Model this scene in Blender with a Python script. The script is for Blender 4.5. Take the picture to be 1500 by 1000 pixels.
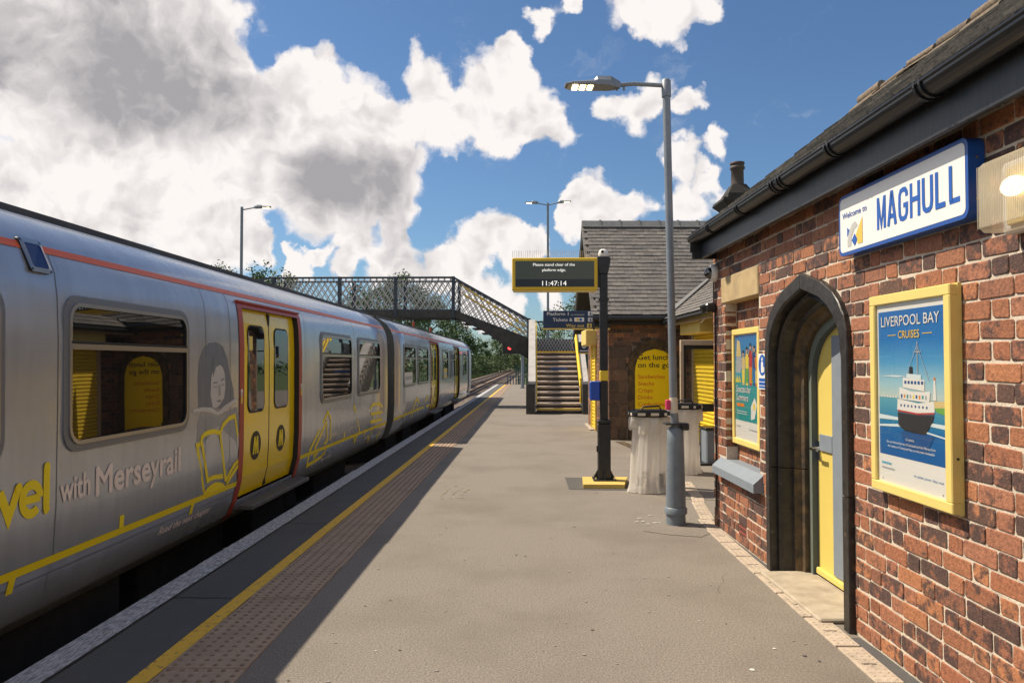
import bpy, math, random
from mathutils import Vector, Matrix, noise as mnoise

# ------------------------------------------------------------------ scene, camera, light
S = bpy.context.scene
COL = S.collection
for _o in list(bpy.data.objects):
    bpy.data.objects.remove(_o)
R = math.radians
random.seed(7)

cam_d = bpy.data.cameras.new('camera')
cam = bpy.data.objects.new('camera', cam_d)
COL.objects.link(cam)
cam_d.sensor_width = 36
cam_d.lens = 26.93
cam_d.clip_start = 0.05
cam_d.clip_end = 6000
cam.location = (0, 0, 1.6)
cam.rotation_euler = (R(90 + 1.58), 0, R(1.53))
S.camera = cam
cam_m = cam.rotation_euler.to_matrix()

SUN_DIR = Vector((-0.72, 0.27, 1.0)).normalized()          # towards the sun
sun_d = bpy.data.lights.new('sun', 'SUN')
sun_d.energy = 4.15
sun_d.angle = R(0.5)
sun_d.color = (1.0, 0.875, 0.70)
sun = bpy.data.objects.new('sun', sun_d)
COL.objects.link(sun)
sun.rotation_euler = SUN_DIR.to_track_quat('Z', 'Y').to_euler()
sun.location = (-20, 10, 30)

S.view_settings.view_transform = 'Standard'
S.view_settings.look = 'None'
S.view_settings.gamma = 1
S.view_settings.use_curve_mapping = False
S.view_settings.exposure = 0.62
S.cycles.max_bounces = 6
S.cycles.transparent_max_bounces = 10
S.cycles.use_denoising = True
try:
    S.cycles.denoiser = 'OPENIMAGEDENOISE'
except Exception:
    pass

# ------------------------------------------------------------------ world: Nishita sky with cumulus clouds
W = bpy.data.worlds.new('World')
S.world = W
W.use_nodes = True
nt = W.node_tree
nt.nodes.clear()


def N(t, **kw):
    n = nt.nodes.new(t)
    for k, v in kw.items():
        setattr(n, k, v)
    return n


def L(a, b):
    nt.links.new(a, b)


def M(op, a, b=None, c=None, clamp=False):
    n = N('ShaderNodeMath', operation=op)
    n.use_clamp = clamp
    for i, v in enumerate((a, b, c)):
        if v is None:
            continue
        if isinstance(v, (int, float)):
            n.inputs[i].default_value = v
        else:
            L(v, n.inputs[i])
    return n.outputs[0]


def VM(op, a, b=None):
    n = N('ShaderNodeVectorMath', operation=op)
    for i, v in enumerate((a, b)):
        if v is None:
            continue
        if isinstance(v, (tuple, Vector)):
            n.inputs[i].default_value = tuple(v)
        else:
            L(v, n.inputs[i])
    return n.outputs['Value'] if op == 'DOT_PRODUCT' else n.outputs['Vector']


def SC(vec, f):
    n = N('ShaderNodeVectorMath', operation='SCALE')
    L(vec, n.inputs[0])
    n.inputs[3].default_value = f
    return n.outputs['Vector']


def NZ(vec, scale, detail=4, rough=0.55, col=False):
    n = N('ShaderNodeTexNoise')
    n.inputs['Scale'].default_value = scale
    n.inputs['Detail'].default_value = detail
    n.inputs['Roughness'].default_value = rough
    L(vec, n.inputs['Vector'])
    return n.outputs['Color'] if col else n.outputs['Fac']


def SS(v, lo, hi):
    n = N('ShaderNodeMapRange', interpolation_type='SMOOTHSTEP')
    n.inputs['From Min'].default_value = lo
    n.inputs['From Max'].default_value = hi
    L(v, n.inputs['Value'])
    return n.outputs['Result']


def sky_dir(px, py):
    d = Vector(((px - 750) / 1122.0, (500 - py) / 1122.0, -1.0))
    return (cam_m @ d).normalized()


tc = N('ShaderNodeTexCoord')
DIR = tc.outputs['Generated']
sky = N('ShaderNodeTexSky', sky_type='NISHITA')
sky.sun_disc = False
sky.sun_elevation = math.asin(SUN_DIR.z)
sky.sun_rotation = math.atan2(SUN_DIR.x, SUN_DIR.y)
sky.air_density = 1.0
sky.dust_density = 0.6
sky.ozone_density = 1.6
warp1 = SC(VM('SUBTRACT', NZ(DIR, 9.0, 3, 0.5, True), (0.5, 0.5, 0.5)), 0.10)
warp2 = SC(VM('SUBTRACT', NZ(DIR, 30.0, 5, 0.62, True), (0.5, 0.5, 0.5)), 0.042)
D2 = VM('NORMALIZE', VM('ADD', VM('ADD', DIR, warp1), warp2))
# cumulus heaps: sky direction and angular radius of each
CLOUDS = [(60, 40, 170), (200, 20, 160), (310, 40, 82), (335, 110, 45), (-120, 120, 200), (120, 150, 100), (20, 130, 70), (230, 190, 105), (170, 220, 75),
          (330, 185, 75), (400, 165, 62), (450, 108, 44), (435, 190, 90), (520, 160, 62), (530, 225, 100), (580, 275, 58), (565, 300, 50), (500, 300, 60),
          (440, 280, 80), (340, 255, 85), (590, 165, 40), (622, 118, 34), (640, 170, 45), (690, 150, 46), (735, 105, 52), (775, 155, 55), (820, 190, 42), (725, 185, 45), (745, 62, 26), (785, 22, 24), (830, 6, 22),
          (920, 14, 48), (985, 25, 46), (1030, 8, 30), (945, 50, 30), (905, 152, 28), (955, 158, 40), (1010, 165, 24), (870, 305, 44), (925, 315, 36), (840, 300, 26),
          (1000, 240, 36), (1050, 222, 22), (1000, 300, 36), (1065, 300, 28), (1035, 268, 22), (40, 300, 80), (140, 320, 85), (240, 320, 80), (-60, 290, 90), (300, 345, 58), (180, 260, 60), (60, 235, 40), (380, 358, 26), (345, 330, 45),
          (520, 362, 34), (590, 366, 36), (650, 385, 30), (700, 365, 40), (745, 345, 38), (770, 385, 40), (690, 420, 40), (480, 364, 22), (455, 388, 16), (425, 392, 18), (500, 398, 26), (560, 395, 30), (600, 400, 26), (680, 450, 26), (720, 470, 26), (760, 355, 30), (795, 350, 22), (730, 440, 34), (800, 440, 26), (640, 410, 24)]
GREYS = [(70, 30, 230), (240, 60, 200), (320, 130, 110), (200, 150, 120), (-100, 60, 230), (500, 290, 95), (570, 300, 85), (430, 300, 80), (600, 235, 55), (530, 245, 70), (340, 300, 60), (220, 340, 60), (120, 320, 50), (705, 385, 35), (460, 260, 55)]


def heaps(lst, vec, grow=1.28):
    """Sum of soft round heaps round given sky directions; 0.15 at a heap's nominal edge."""
    cur = None
    for px, py, r in lst:
        k = 1 / (1 + ((px - 750) ** 2 + (py - 500) ** 2) / 1122.0 ** 2)
        cr = math.cos(grow * r / 1122.0 * k ** 0.75)
        d = VM('DOT_PRODUCT', vec, sky_dir(px, py))
        v = M('MULTIPLY_ADD', d, 1 / (1 - cr), -cr / (1 - cr), clamp=True)
        v = M('MULTIPLY', v, v)
        cur = v if cur is None else M('ADD', cur, v)
    return cur


def lobes(vec, scale, gain):
    """Rounded lumps with creased valleys between them."""
    return M('MULTIPLY', M('ABSOLUTE', M('SUBTRACT', NZ(vec, scale, 1, 0.4), 0.5)), gain)


def bil(vec):
    return M('ADD', M('ADD', lobes(vec, 8.0, 2.6), lobes(vec, 19.0, 1.7)), M('ADD', lobes(vec, 44.0, 1.0), -0.52))


fine = NZ(D2, 30.0, 6, 0.6)
mid = NZ(D2, 11.0, 4, 0.55)
DL = VM('NORMALIZE', VM('ADD', DIR, VM('ADD', SC(warp1, 0.35), SC(warp2, 0.55))))
lump = bil(DL)
dens = heaps(CLOUDS, D2)
greyv = heaps(GREYS, VM('NORMALIZE', VM('ADD', DIR, warp1)))
# the rest of the sky carries the same scattered cumulus
axis = cam_m @ Vector((0, 0.12, -1))
outside = SS(VM('DOT_PRODUCT', DIR, axis.normalized()), 0.80, 0.62)
gen = NZ(VM('MULTIPLY', D2, (1.0, 1.0, 1.6)), 2.6, 5, 0.55)
genv = M('ADD', M('MULTIPLY_ADD', gen, 6.0, -2.75), M('MULTIPLY_ADD', outside, 3.0, -3.0))
base = M('MAXIMUM', M('MINIMUM', dens, 1.3), genv)
rough_ = M('ADD', M('MULTIPLY_ADD', fine, 0.7, -0.35), M('MULTIPLY', lump, 0.7))
total = M('ADD', base, M('MULTIPLY', rough_, SS(base, 0.0, 0.12)))
mask = SS(total, 0.06, 0.55)
wisp = NZ(VM('MULTIPLY', D2, (1.0, 1.0, 2.2)), 7.0, 6, 0.68)
mask = M('MAXIMUM', mask, M('MULTIPLY', SS(wisp, 0.56, 0.85), 0.34))
# relief: a lump is brighter on the side towards the sun
lump2 = bil(VM('ADD', DL, tuple(SUN_DIR * 0.020)))
rel = M('ADD', M('MULTIPLY', M('SUBTRACT', lump2, lump), 0.85), M('MULTIPLY_ADD', fine, 0.7, -0.35))
body = SS(total, 0.45, 1.6)
shade = M('MULTIPLY', SS(M('ADD', greyv, M('MULTIPLY', rough_, 0.9)), 0.05, 2.6), 0.88)
shade = M('ADD', shade, M('MULTIPLY', body, 0.20))
shade = M('ADD', shade, M('MULTIPLY', rel, M('MULTIPLY_ADD', shade, -0.25, 0.95)))
low = NZ(VM('ADD', D2, (3.1, 0.4, 1.7)), 5.0, 3, 0.5)
shade = M('ADD', shade, M('MULTIPLY_ADD', low, 0.7, -0.37), clamp=True)
cc = N('ShaderNodeMix', data_type='RGBA')
L(shade, cc.inputs['Factor'])
cc.inputs['A'].default_value = (5.75, 5.45, 5.3, 1)
cc.inputs['B'].default_value = (2.35, 2.25, 2.35, 1)
tint = N('ShaderNodeMix', data_type='RGBA', blend_type='MULTIPLY')
tint.inputs['Factor'].default_value = 1
L(sky.outputs['Color'], tint.inputs['A'])
tint.inputs['B'].default_value = (0.40, 0.515, 0.615, 1)
mx = N('ShaderNodeMix', data_type='RGBA')
L(mask, mx.inputs['Factor'])
L(tint.outputs['Result'], mx.inputs['A'])
L(cc.outputs['Result'], mx.inputs['B'])
bg = N('ShaderNodeBackground')
bg.inputs['Strength'].default_value = 0.112
L(mx.outputs['Result'], bg.inputs['Color'])
wo = N('ShaderNodeOutputWorld')
L(bg.outputs['Background'], wo.inputs['Surface'])

# ------------------------------------------------------------------ materials
MATS = {}


def pm(name, c1, c2=None, scale=6.0, rough=0.6, metal=0.0, bump=0.0, bscale=60.0, coat=0.0, spec=None, emit=None, estr=1.0,
       stretch=None, lo=0.35, hi=0.65, c3=None, s3=1.5, ior=None, detail=5, roughvar=0.0, fac3=0.6, lo3=0.5, hi3=0.72, bdist=0.004):
    """Principled material; colour varied by world-position noise (c1..c2) with an optional second larger stain (c3)."""
    m = bpy.data.materials.new(name)
    m.use_nodes = True
    t = m.node_tree
    b = t.nodes['Principled BSDF']
    b.inputs['Base Color'].default_value = (*c1, 1)
    b.inputs['Roughness'].default_value = rough
    b.inputs['Metallic'].default_value = metal
    b.inputs['Coat Weight'].default_value = coat
    b.inputs['Coat Roughness'].default_value = 0.08
    if spec is not None:
        b.inputs['Specular IOR Level'].default_value = spec
    if ior:
        b.inputs['IOR'].default_value = ior
    if emit:
        b.inputs['Emission Color'].default_value = (*emit, 1)
        b.inputs['Emission Strength'].default_value = estr
    MATS[name] = m
    if c2 is None and not bump:
        return m
    g = t.nodes.new('ShaderNodeNewGeometry')
    pos = g.outputs['Position']
    if stretch:
        mp = t.nodes.new('ShaderNodeMapping')
        mp.inputs['Scale'].default_value = stretch
        t.links.new(pos, mp.inputs['Vector'])
        pos = mp.outputs['Vector']

    def nz(s, d=detail):
        n = t.nodes.new('ShaderNodeTexNoise')
        n.inputs['Scale'].default_value = s
        n.inputs['Detail'].default_value = d
        n.inputs['Roughness'].default_value = 0.6
        t.links.new(pos, n.inputs['Vector'])
        return n.outputs['Fac']

    def mr(v, a, bb, t0=0.0, t1=1.0):
        n = t.nodes.new('ShaderNodeMapRange')
        n.inputs['From Min'].default_value = a
        n.inputs['From Max'].default_value = bb
        n.inputs['To Min'].default_value = t0
        n.inputs['To Max'].default_value = t1
        t.links.new(v, n.inputs['Value'])
        return n.outputs['Result']

    if c2 is not None:
        f = nz(scale)
        x = t.nodes.new('ShaderNodeMix')
        x.data_type = 'RGBA'
        t.links.new(mr(f, lo, hi), x.inputs['Factor'])
        x.inputs['A'].default_value = (*c1, 1)
        x.inputs['B'].default_value = (*c2, 1)
        out = x.outputs['Result']
        if c3 is not None:
            y = t.nodes.new('ShaderNodeMix')
            y.data_type = 'RGBA'
            t.links.new(mr(nz(s3), lo3, hi3, 0, fac3), y.inputs['Factor'])
            t.links.new(out, y.inputs['A'])
            y.inputs['B'].default_value = (*c3, 1)
            out = y.outputs['Result']
        t.links.new(out, b.inputs['Base Color'])
        if roughvar:
            t.links.new(mr(f, lo, hi, rough - roughvar, rough + roughvar), b.inputs['Roughness'])
    if bump:
        bp = t.nodes.new('ShaderNodeBump')
        bp.inputs['Strength'].default_value = bump
        bp.inputs['Distance'].default_value = bdist
        t.links.new(nz(bscale, 4), bp.inputs['Height'])
        t.links.new(bp.outputs['Normal'], b.inputs['Normal'])
    return m


def piecemat(name, ramp, rough=0.8, soot=(0.035, 0.028, 0.025), sootf=0.55, nscale=22.0, bump=0.6, bscale=70.0, hv=1.0, bdist=0.004, spread=0.0):
    """Material whose colour differs from piece to piece (object random + mesh island random)."""
    m = bpy.data.materials.new(name)
    m.use_nodes = True
    t = m.node_tree
    b = t.nodes['Principled BSDF']
    b.inputs['Roughness'].default_value = rough
    oi = t.nodes.new('ShaderNodeObjectInfo')
    g = t.nodes.new('ShaderNodeNewGeometry')
    a = t.nodes.new('ShaderNodeMath')
    a.operation = 'ADD'
    t.links.new(oi.outputs['Random'], a.inputs[0])
    t.links.new(g.outputs['Random Per Island'], a.inputs[1])
    fr = t.nodes.new('ShaderNodeMath')
    fr.operation = 'FRACT'
    t.links.new(a.outputs[0], fr.inputs[0])
    cr = t.nodes.new('ShaderNodeValToRGB')
    e = cr.color_ramp.elements
    n = len(ramp)
    e[0].position, e[0].color = 0.0, (*ramp[0], 1)
    e[1].position, e[1].color = 1.0, (*ramp[-1], 1)
    for i in range(1, n - 1):
        q = e.new(i / (n - 1))
        q.color = (*ramp[i], 1)
    t.links.new(fr.outputs[0], cr.inputs['Fac'])
    nz = t.nodes.new('ShaderNodeTexNoise')
    nz.inputs['Scale'].default_value = nscale
    nz.inputs['Detail'].default_value = 5
    nz.inputs['Roughness'].default_value = 0.65
    t.links.new(g.outputs['Position'], nz.inputs['Vector'])
    mr = t.nodes.new('ShaderNodeMapRange')
    mr.inputs['From Min'].default_value = 0.47
    mr.inputs['From Max'].default_value = 0.60 if spread else 0.72
    mr.inputs['To Max'].default_value = sootf
    r2 = t.nodes.new('ShaderNodeMath')
    r2.operation = 'MULTIPLY'
    t.links.new(fr.outputs[0], r2.inputs[0])
    r2.inputs[1].default_value = 7.13
    r3 = t.nodes.new('ShaderNodeMath')
    r3.operation = 'FRACT'
    t.links.new(r2.outputs[0], r3.inputs[0])
    r4 = t.nodes.new('ShaderNodeMath')
    r4.operation = 'MULTIPLY_ADD'
    t.links.new(r3.outputs[0], r4.inputs[0])
    r4.inputs[1].default_value = spread
    r4.inputs[2].default_value = -spread * 0.53
    r5 = t.nodes.new('ShaderNodeMath')
    r5.operation = 'ADD'
    t.links.new(r4.outputs[0], r5.inputs[0])
    t.links.new(nz.outputs['Fac'], r5.inputs[1])
    t.links.new(r5.outputs[0], mr.inputs['Value'])
    x = t.nodes.new('ShaderNodeMix')
    x.data_type = 'RGBA'
    t.links.new(mr.outputs['Result'], x.inputs['Factor'])
    t.links.new(cr.outputs['Color'], x.inputs['A'])
    x.inputs['B'].default_value = (*soot, 1)
    n2 = t.nodes.new('ShaderNodeTexNoise')
    n2.inputs['Scale'].default_value = 3.0 * nscale
    n2.inputs['Detail'].default_value = 3
    t.links.new(g.outputs['Position'], n2.inputs['Vector'])
    h = t.nodes.new('ShaderNodeHueSaturation')
    mv = t.nodes.new('ShaderNodeMapRange')
    mv.inputs['From Min'].default_value = 0.3
    mv.inputs['From Max'].default_value = 0.7
    mv.inputs['To Min'].default_value = 0.72 * hv
    mv.inputs['To Max'].default_value = 1.3 * hv
    t.links.new(n2.outputs['Fac'], mv.inputs['Value'])
    t.links.new(mv.outputs['Result'], h.inputs['Value'])
    t.links.new(x.outputs['Result'], h.inputs['Color'])
    t.links.new(h.outputs['Color'], b.inputs['Base Color'])
    bp = t.nodes.new('ShaderNodeBump')
    bp.inputs['Strength'].default_value = bump
    bp.inputs['Distance'].default_value = bdist
    n3 = t.nodes.new('ShaderNodeTexNoise')
    n3.inputs['Scale'].default_value = bscale
    n3.inputs['Detail'].default_value = 4
    t.links.new(g.outputs['Position'], n3.inputs['Vector'])
    t.links.new(n3.outputs['Fac'], bp.inputs['Height'])
    t.links.new(bp.outputs['Normal'], b.inputs['Normal'])
    MATS[name] = m
    return m


pm('asphalt', (0.135, 0.118, 0.098), (0.285, 0.25, 0.21), scale=75, rough=0.88, bump=1.0, bscale=95, c3=(0.12, 0.098, 0.076), s3=0.8, lo=0.3, hi=0.7, bdist=0.006, lo3=0.45, hi3=0.75, fac3=0.55, detail=4)
pm('asphalt_dark', (0.075, 0.074, 0.074), (0.105, 0.103, 0.10), scale=150, rough=0.85, bump=0.5, bscale=200, c3=(0.06, 0.06, 0.06), s3=1.2)
pm('asphalt_patch', (0.07, 0.065, 0.06), (0.10, 0.093, 0.085), scale=120, rough=0.85, bump=0.6, bscale=200)
pm('coping', (0.26, 0.26, 0.27), (0.60, 0.60, 0.62), scale=16, stretch=(5, 0.9, 1), rough=0.8, bump=0.7, bscale=40, lo=0.42, hi=0.58, c3=(0.1, 0.1, 0.1), s3=30, detail=8)
pm('tactile', (0.35, 0.25, 0.17), (0.41, 0.30, 0.21), scale=30, rough=0.85, bump=0.4, bscale=160, c3=(0.25, 0.185, 0.14), s3=3.0)
pm('tactile_dot', (0.20, 0.14, 0.10), (0.28, 0.195, 0.14), scale=30, rough=0.85)
pm('yellow_line', (0.76, 0.44, 0.035), (0.80, 0.48, 0.05), scale=20, rough=0.75, c3=(0.22, 0.16, 0.10), s3=26, lo3=0.57, hi3=0.66, fac3=0.8, detail=8, bump=0.4, bscale=200)
pm('faded_yellow', (0.21, 0.185, 0.13), (0.42, 0.33, 0.12), scale=40, rough=0.85, lo=0.5, hi=0.6)
pm('drain_cover', (0.42, 0.345, 0.265), (0.50, 0.415, 0.32), scale=14, rough=0.9, bump=0.8, bscale=55, c3=(0.25, 0.205, 0.16), s3=6, bdist=0.01)
pm('riser_dark', (0.07, 0.058, 0.05), (0.10, 0.08, 0.066), scale=9, rough=0.9)
pm('dark_slot', (0.03, 0.027, 0.024), rough=0.9)
pm('concrete', (0.40, 0.37, 0.33), (0.48, 0.44, 0.39), scale=12, rough=0.9, bump=0.4, bscale=60, c3=(0.28, 0.25, 0.22), s3=3)
pm('stair_tread', (0.46, 0.38, 0.31), (0.54, 0.455, 0.38), scale=12, rough=0.85, bump=0.3, bscale=60, c3=(0.30, 0.24, 0.2), s3=5)
pm('pale_stone', (0.36, 0.30, 0.225), (0.43, 0.37, 0.285), scale=10, rough=0.85, bump=0.4, bscale=80, c3=(0.20, 0.16, 0.11), s3=4)
pm('sandstone', (0.48, 0.36, 0.19), (0.40, 0.29, 0.15), scale=9, rough=0.85, bump=0.4, bscale=90, c3=(0.22, 0.16, 0.10), s3=4)
pm('black_stone', (0.016, 0.014, 0.013), (0.036, 0.031, 0.027), scale=14, rough=0.42, bump=0.6, bscale=26, c3=(0.16, 0.11, 0.06), s3=22, lo3=0.64, hi3=0.72, fac3=0.7, bdist=0.006)
pm('brown_stone', (0.085, 0.055, 0.028), (0.14, 0.09, 0.042), scale=10, rough=0.7, bump=0.5, bscale=40, c3=(0.03, 0.026, 0.02), s3=8, lo3=0.42, hi3=0.6, fac3=0.9)
pm("mortar", (0.58, 0.50, 0.395), (0.66, 0.575, 0.465), scale=30, rough=0.95, bump=0.9, bscale=90, c3=(0.30, 0.24, 0.18), s3=5, bdist=0.006)
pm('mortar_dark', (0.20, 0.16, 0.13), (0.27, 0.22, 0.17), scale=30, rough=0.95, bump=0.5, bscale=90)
piecemat('brick', [(0.32, 0.122, 0.060), (0.235, 0.094, 0.053), (0.395, 0.158, 0.070), (0.20, 0.086, 0.054), (0.34, 0.138, 0.072), (0.26, 0.103, 0.062), (0.44, 0.184, 0.080), (0.22, 0.083, 0.045), (0.33, 0.140, 0.080), (0.28, 0.102, 0.052)],
         soot=(0.048, 0.034, 0.034), sootf=0.86, nscale=17, bump=0.7, bscale=85, bdist=0.006, spread=0.34)
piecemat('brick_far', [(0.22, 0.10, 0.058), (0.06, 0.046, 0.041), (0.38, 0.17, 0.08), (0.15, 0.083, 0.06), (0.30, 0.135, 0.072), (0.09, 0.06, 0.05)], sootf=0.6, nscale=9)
piecemat('stone_block', [(0.15, 0.09, 0.065), (0.085, 0.065, 0.052), (0.21, 0.125, 0.085), (0.11, 0.078, 0.058)], sootf=0.55, nscale=12)
piecemat('slate', [(0.175, 0.160, 0.145), (0.13, 0.122, 0.115), (0.21, 0.19, 0.168), (0.15, 0.138, 0.126), (0.19, 0.176, 0.16)], rough=0.62, soot=(0.06, 0.055, 0.05), sootf=0.5, nscale=14, bump=0.5, bscale=40)
piecemat('slate_near', [(0.19, 0.175, 0.155), (0.10, 0.096, 0.09), (0.26, 0.24, 0.205), (0.13, 0.12, 0.108), (0.21, 0.195, 0.17), (0.08, 0.077, 0.073)], rough=0.68, soot=(0.075, 0.07, 0.06), sootf=0.5, nscale=14, bump=0.8, bscale=40)
piecemat('ridge', [(0.17, 0.125, 0.085), (0.12, 0.095, 0.07), (0.20, 0.15, 0.105)], rough=0.9, soot=(0.09, 0.075, 0.06), sootf=0.6, nscale=12)
piecemat('ballast_rock', [(0.16, 0.13, 0.11), (0.10, 0.085, 0.075), (0.2, 0.165, 0.135)], rough=0.95)
pm('black_paint', (0.012, 0.013, 0.015), (0.02, 0.021, 0.023), scale=8, rough=0.35, bump=0.1, bscale=20)
pm('black_gutter', (0.012, 0.013, 0.015), rough=0.28)
pm('fascia', (0.016, 0.018, 0.022), (0.032, 0.034, 0.04), scale=18, stretch=(1, 3, 0.4), rough=0.42, bump=0.25, bscale=30)
pm('soffit', (0.02, 0.02, 0.021), rough=0.7)
pm('navy_steel', (0.030, 0.040, 0.055), (0.05, 0.06, 0.075), scale=6, rough=0.5, c3=(0.075, 0.05, 0.035), s3=5, lo3=0.6, hi3=0.75)
pm('lattice_paint', (0.42, 0.40, 0.385), (0.48, 0.46, 0.44), scale=7, rough=0.6, c3=(0.17, 0.10, 0.06), s3=6, lo3=0.58, hi3=0.7)
pm('dark_girder', (0.035, 0.033, 0.03), (0.065, 0.058, 0.05), scale=5, rough=0.7, c3=(0.12, 0.085, 0.055), s3=4, lo3=0.58, hi3=0.75, bump=0.3, bscale=20)
pm('bridge_grey', (0.42, 0.40, 0.38), (0.48, 0.46, 0.44), scale=5, rough=0.7, c3=(0.3, 0.28, 0.26), s3=3)
pm('slate_grey_panel', (0.10, 0.105, 0.11), (0.13, 0.135, 0.14), scale=6, rough=0.7)
pm('galvanised', (0.20, 0.225, 0.255), (0.24, 0.265, 0.295), scale=9, rough=0.42, metal=0.25, c3=(0.16, 0.18, 0.2), s3=3)
pm('post_grey', (0.155, 0.19, 0.225), (0.19, 0.225, 0.26), scale=12, rough=0.5, metal=0.1, bump=0.15, bscale=20, c3=(0.10, 0.11, 0.12), s3=6, lo3=0.6)
pm('grey_paint', (0.19, 0.225, 0.265), (0.215, 0.25, 0.29), scale=8, rough=0.6, bump=0.2, bscale=40)
pm('grey_green', (0.13, 0.155, 0.13), (0.155, 0.18, 0.15), scale=8, rough=0.5)
pm('navy_trim', (0.05, 0.075, 0.115), rough=0.5)
pm('yellow_paint', (0.80, 0.56, 0.035), (0.76, 0.53, 0.04), scale=5, rough=0.45)
pm('door_yellow', (0.72, 0.575, 0.15), (0.69, 0.545, 0.14), scale=3, rough=0.4)
pm('cream_yellow', (0.80, 0.62, 0.19), (0.76, 0.58, 0.18), scale=6, rough=0.5)
pm('frame_yellow', (0.76, 0.60, 0.19), (0.73, 0.57, 0.18), scale=5, rough=0.4)
pm('cream_shutter', (0.76, 0.60, 0.28), (0.72, 0.56, 0.26), scale=4, rough=0.5)
pm('handrail_yellow', (0.85, 0.57, 0.015), rough=0.4)
pm('cis_yellow', (0.72, 0.47, 0.02), (0.70, 0.45, 0.02), scale=4, rough=0.4)
pm('plinth_yellow', (0.66, 0.46, 0.10), (0.55, 0.39, 0.12), scale=14, rough=0.8, bump=0.4, bscale=90)
pm('screen', (0.018, 0.02, 0.016), rough=0.22, emit=(0.25, 0.28, 0.2), estr=0.055)
pm('screen_dark', (0.008, 0.01, 0.014), rough=0.2)
pm('screen_text', (0.5, 0.5, 0.48), rough=0.5, emit=(1.0, 0.97, 0.88), estr=0.6)
pm('white_plastic', (0.72, 0.69, 0.64), rough=0.4)
pm('white_paint', (0.78, 0.755, 0.72), rough=0.45)
pm('sign_white', (0.80, 0.775, 0.74), rough=0.3)
pm('sign_blue', (0.012, 0.075, 0.33), rough=0.35)
pm('letter_blue', (0.012, 0.10, 0.42), rough=0.4)
pm('logo_grey', (0.48, 0.48, 0.46), rough=0.4)
pm('logo_yellow', (0.74, 0.50, 0.08), rough=0.4)
pm('navy_sign', (0.012, 0.035, 0.085), rough=0.45)
pm('sign_yellow_text', (0.78, 0.55, 0.12), rough=0.5)
pm('blue_box', (0.015, 0.075, 0.42), rough=0.4)
pm('menu_yellow', (0.95, 0.70, 0.0), rough=0.4)
pm('text_black', (0.02, 0.018, 0.015), rough=0.5)
pm('text_orange', (0.72, 0.20, 0.01), rough=0.5)
pm('magenta', (0.62, 0.04, 0.14), rough=0.5)
pm('red_paint', (0.40, 0.045, 0.018), (0.36, 0.04, 0.016), scale=4, rough=0.4)
pm('orange_stripe', (0.74, 0.13, 0.03), rough=0.4)
pm('train_silver', (0.44, 0.475, 0.525), (0.49, 0.525, 0.575), scale=0.6, rough=0.27, metal=0.52, bump=0.22, bscale=1.6, coat=0.3, c3=(0.36, 0.385, 0.42), s3=2.6, bdist=0.03, stretch=(1, 2.2, 0.35), lo3=0.45, hi3=0.7)
pm('train_skirt', (0.10, 0.105, 0.10), (0.13, 0.135, 0.125), scale=2, rough=0.45, metal=0.2)
pm('train_roof', (0.05, 0.052, 0.058), (0.07, 0.072, 0.078), scale=3, rough=0.6)
pm('train_yellow', (0.95, 0.66, 0.0), (0.93, 0.64, 0.0), scale=2, rough=0.25, coat=0.5)
pm('graphic_yellow', (0.95, 0.74, 0.0), rough=0.4)
pm('graphic_cream', (0.88, 0.76, 0.67), rough=0.4)
pm('black_rubber', (0.012, 0.012, 0.013), rough=0.6)
pm('window_glass', (0.010, 0.011, 0.013), rough=0.015, ior=2.0)
pm('window_metal', (0.42, 0.41, 0.40), rough=0.3, metal=0.85)
pm('window_surround', (0.20, 0.215, 0.235), rough=0.4, metal=0.4)
pm('gangway', (0.035, 0.033, 0.032), rough=0.7)
pm('lamp_blue', (0.008, 0.02, 0.12), rough=0.2)
pm('underframe', (0.018, 0.016, 0.015), (0.03, 0.026, 0.022), scale=6, rough=0.9)
pm('step_board', (0.085, 0.085, 0.09), (0.13, 0.125, 0.12), scale=14, rough=0.6, metal=0.3)
pm('portrait_dark', (0.16, 0.19, 0.25), (0.20, 0.23, 0.29), scale=9, rough=0.38, metal=0.4, stretch=(1, 3, 0.6))
pm('portrait_mid', (0.31, 0.335, 0.375), (0.36, 0.385, 0.425), scale=7, rough=0.38, metal=0.4)
pm('portrait_light', (0.56, 0.565, 0.585), (0.62, 0.62, 0.64), scale=9, rough=0.38, metal=0.3)
pm('rail_steel', (0.30, 0.26, 0.23), rough=0.35, metal=0.8)
pm('rail_rust', (0.10, 0.055, 0.035), (0.14, 0.075, 0.045), scale=8, rough=0.9)
pm('ballast', (0.15, 0.115, 0.09), (0.24, 0.19, 0.15), scale=14, rough=0.95, bump=1.0, bscale=16, bdist=0.05, c3=(0.10, 0.08, 0.065), s3=2)
pm('sleeper', (0.13, 0.105, 0.085), (0.17, 0.14, 0.115), scale=8, rough=0.9)
pm('soil', (0.06, 0.065, 0.03), (0.09, 0.085, 0.045), scale=0.4, rough=0.95)
pm('grass_bank', (0.05, 0.085, 0.025), (0.085, 0.12, 0.035), scale=0.8, rough=0.95, bump=0.8, bscale=3, bdist=0.2)
pm('bark', (0.07, 0.052, 0.038), (0.10, 0.078, 0.058), scale=6, rough=0.9, bump=0.6, bscale=14)
piecemat('leaf', [(0.042, 0.088, 0.022), (0.06, 0.115, 0.028), (0.085, 0.14, 0.035), (0.05, 0.098, 0.026)], rough=0.55, soot=(0.02, 0.045, 0.012), sootf=0.3, nscale=0.8, bump=0)
piecemat('leaf_light', [(0.06, 0.10, 0.026), (0.085, 0.135, 0.036), (0.105, 0.155, 0.045), (0.07, 0.11, 0.03)], rough=0.55, soot=(0.04, 0.075, 0.02), sootf=0.3, nscale=0.8, bump=0)
piecemat('leaf_dry', [(0.30, 0.2, 0.1), (0.4, 0.28, 0.15), (0.2, 0.13, 0.07)], rough=0.7, sootf=0.2, bump=0)
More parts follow.
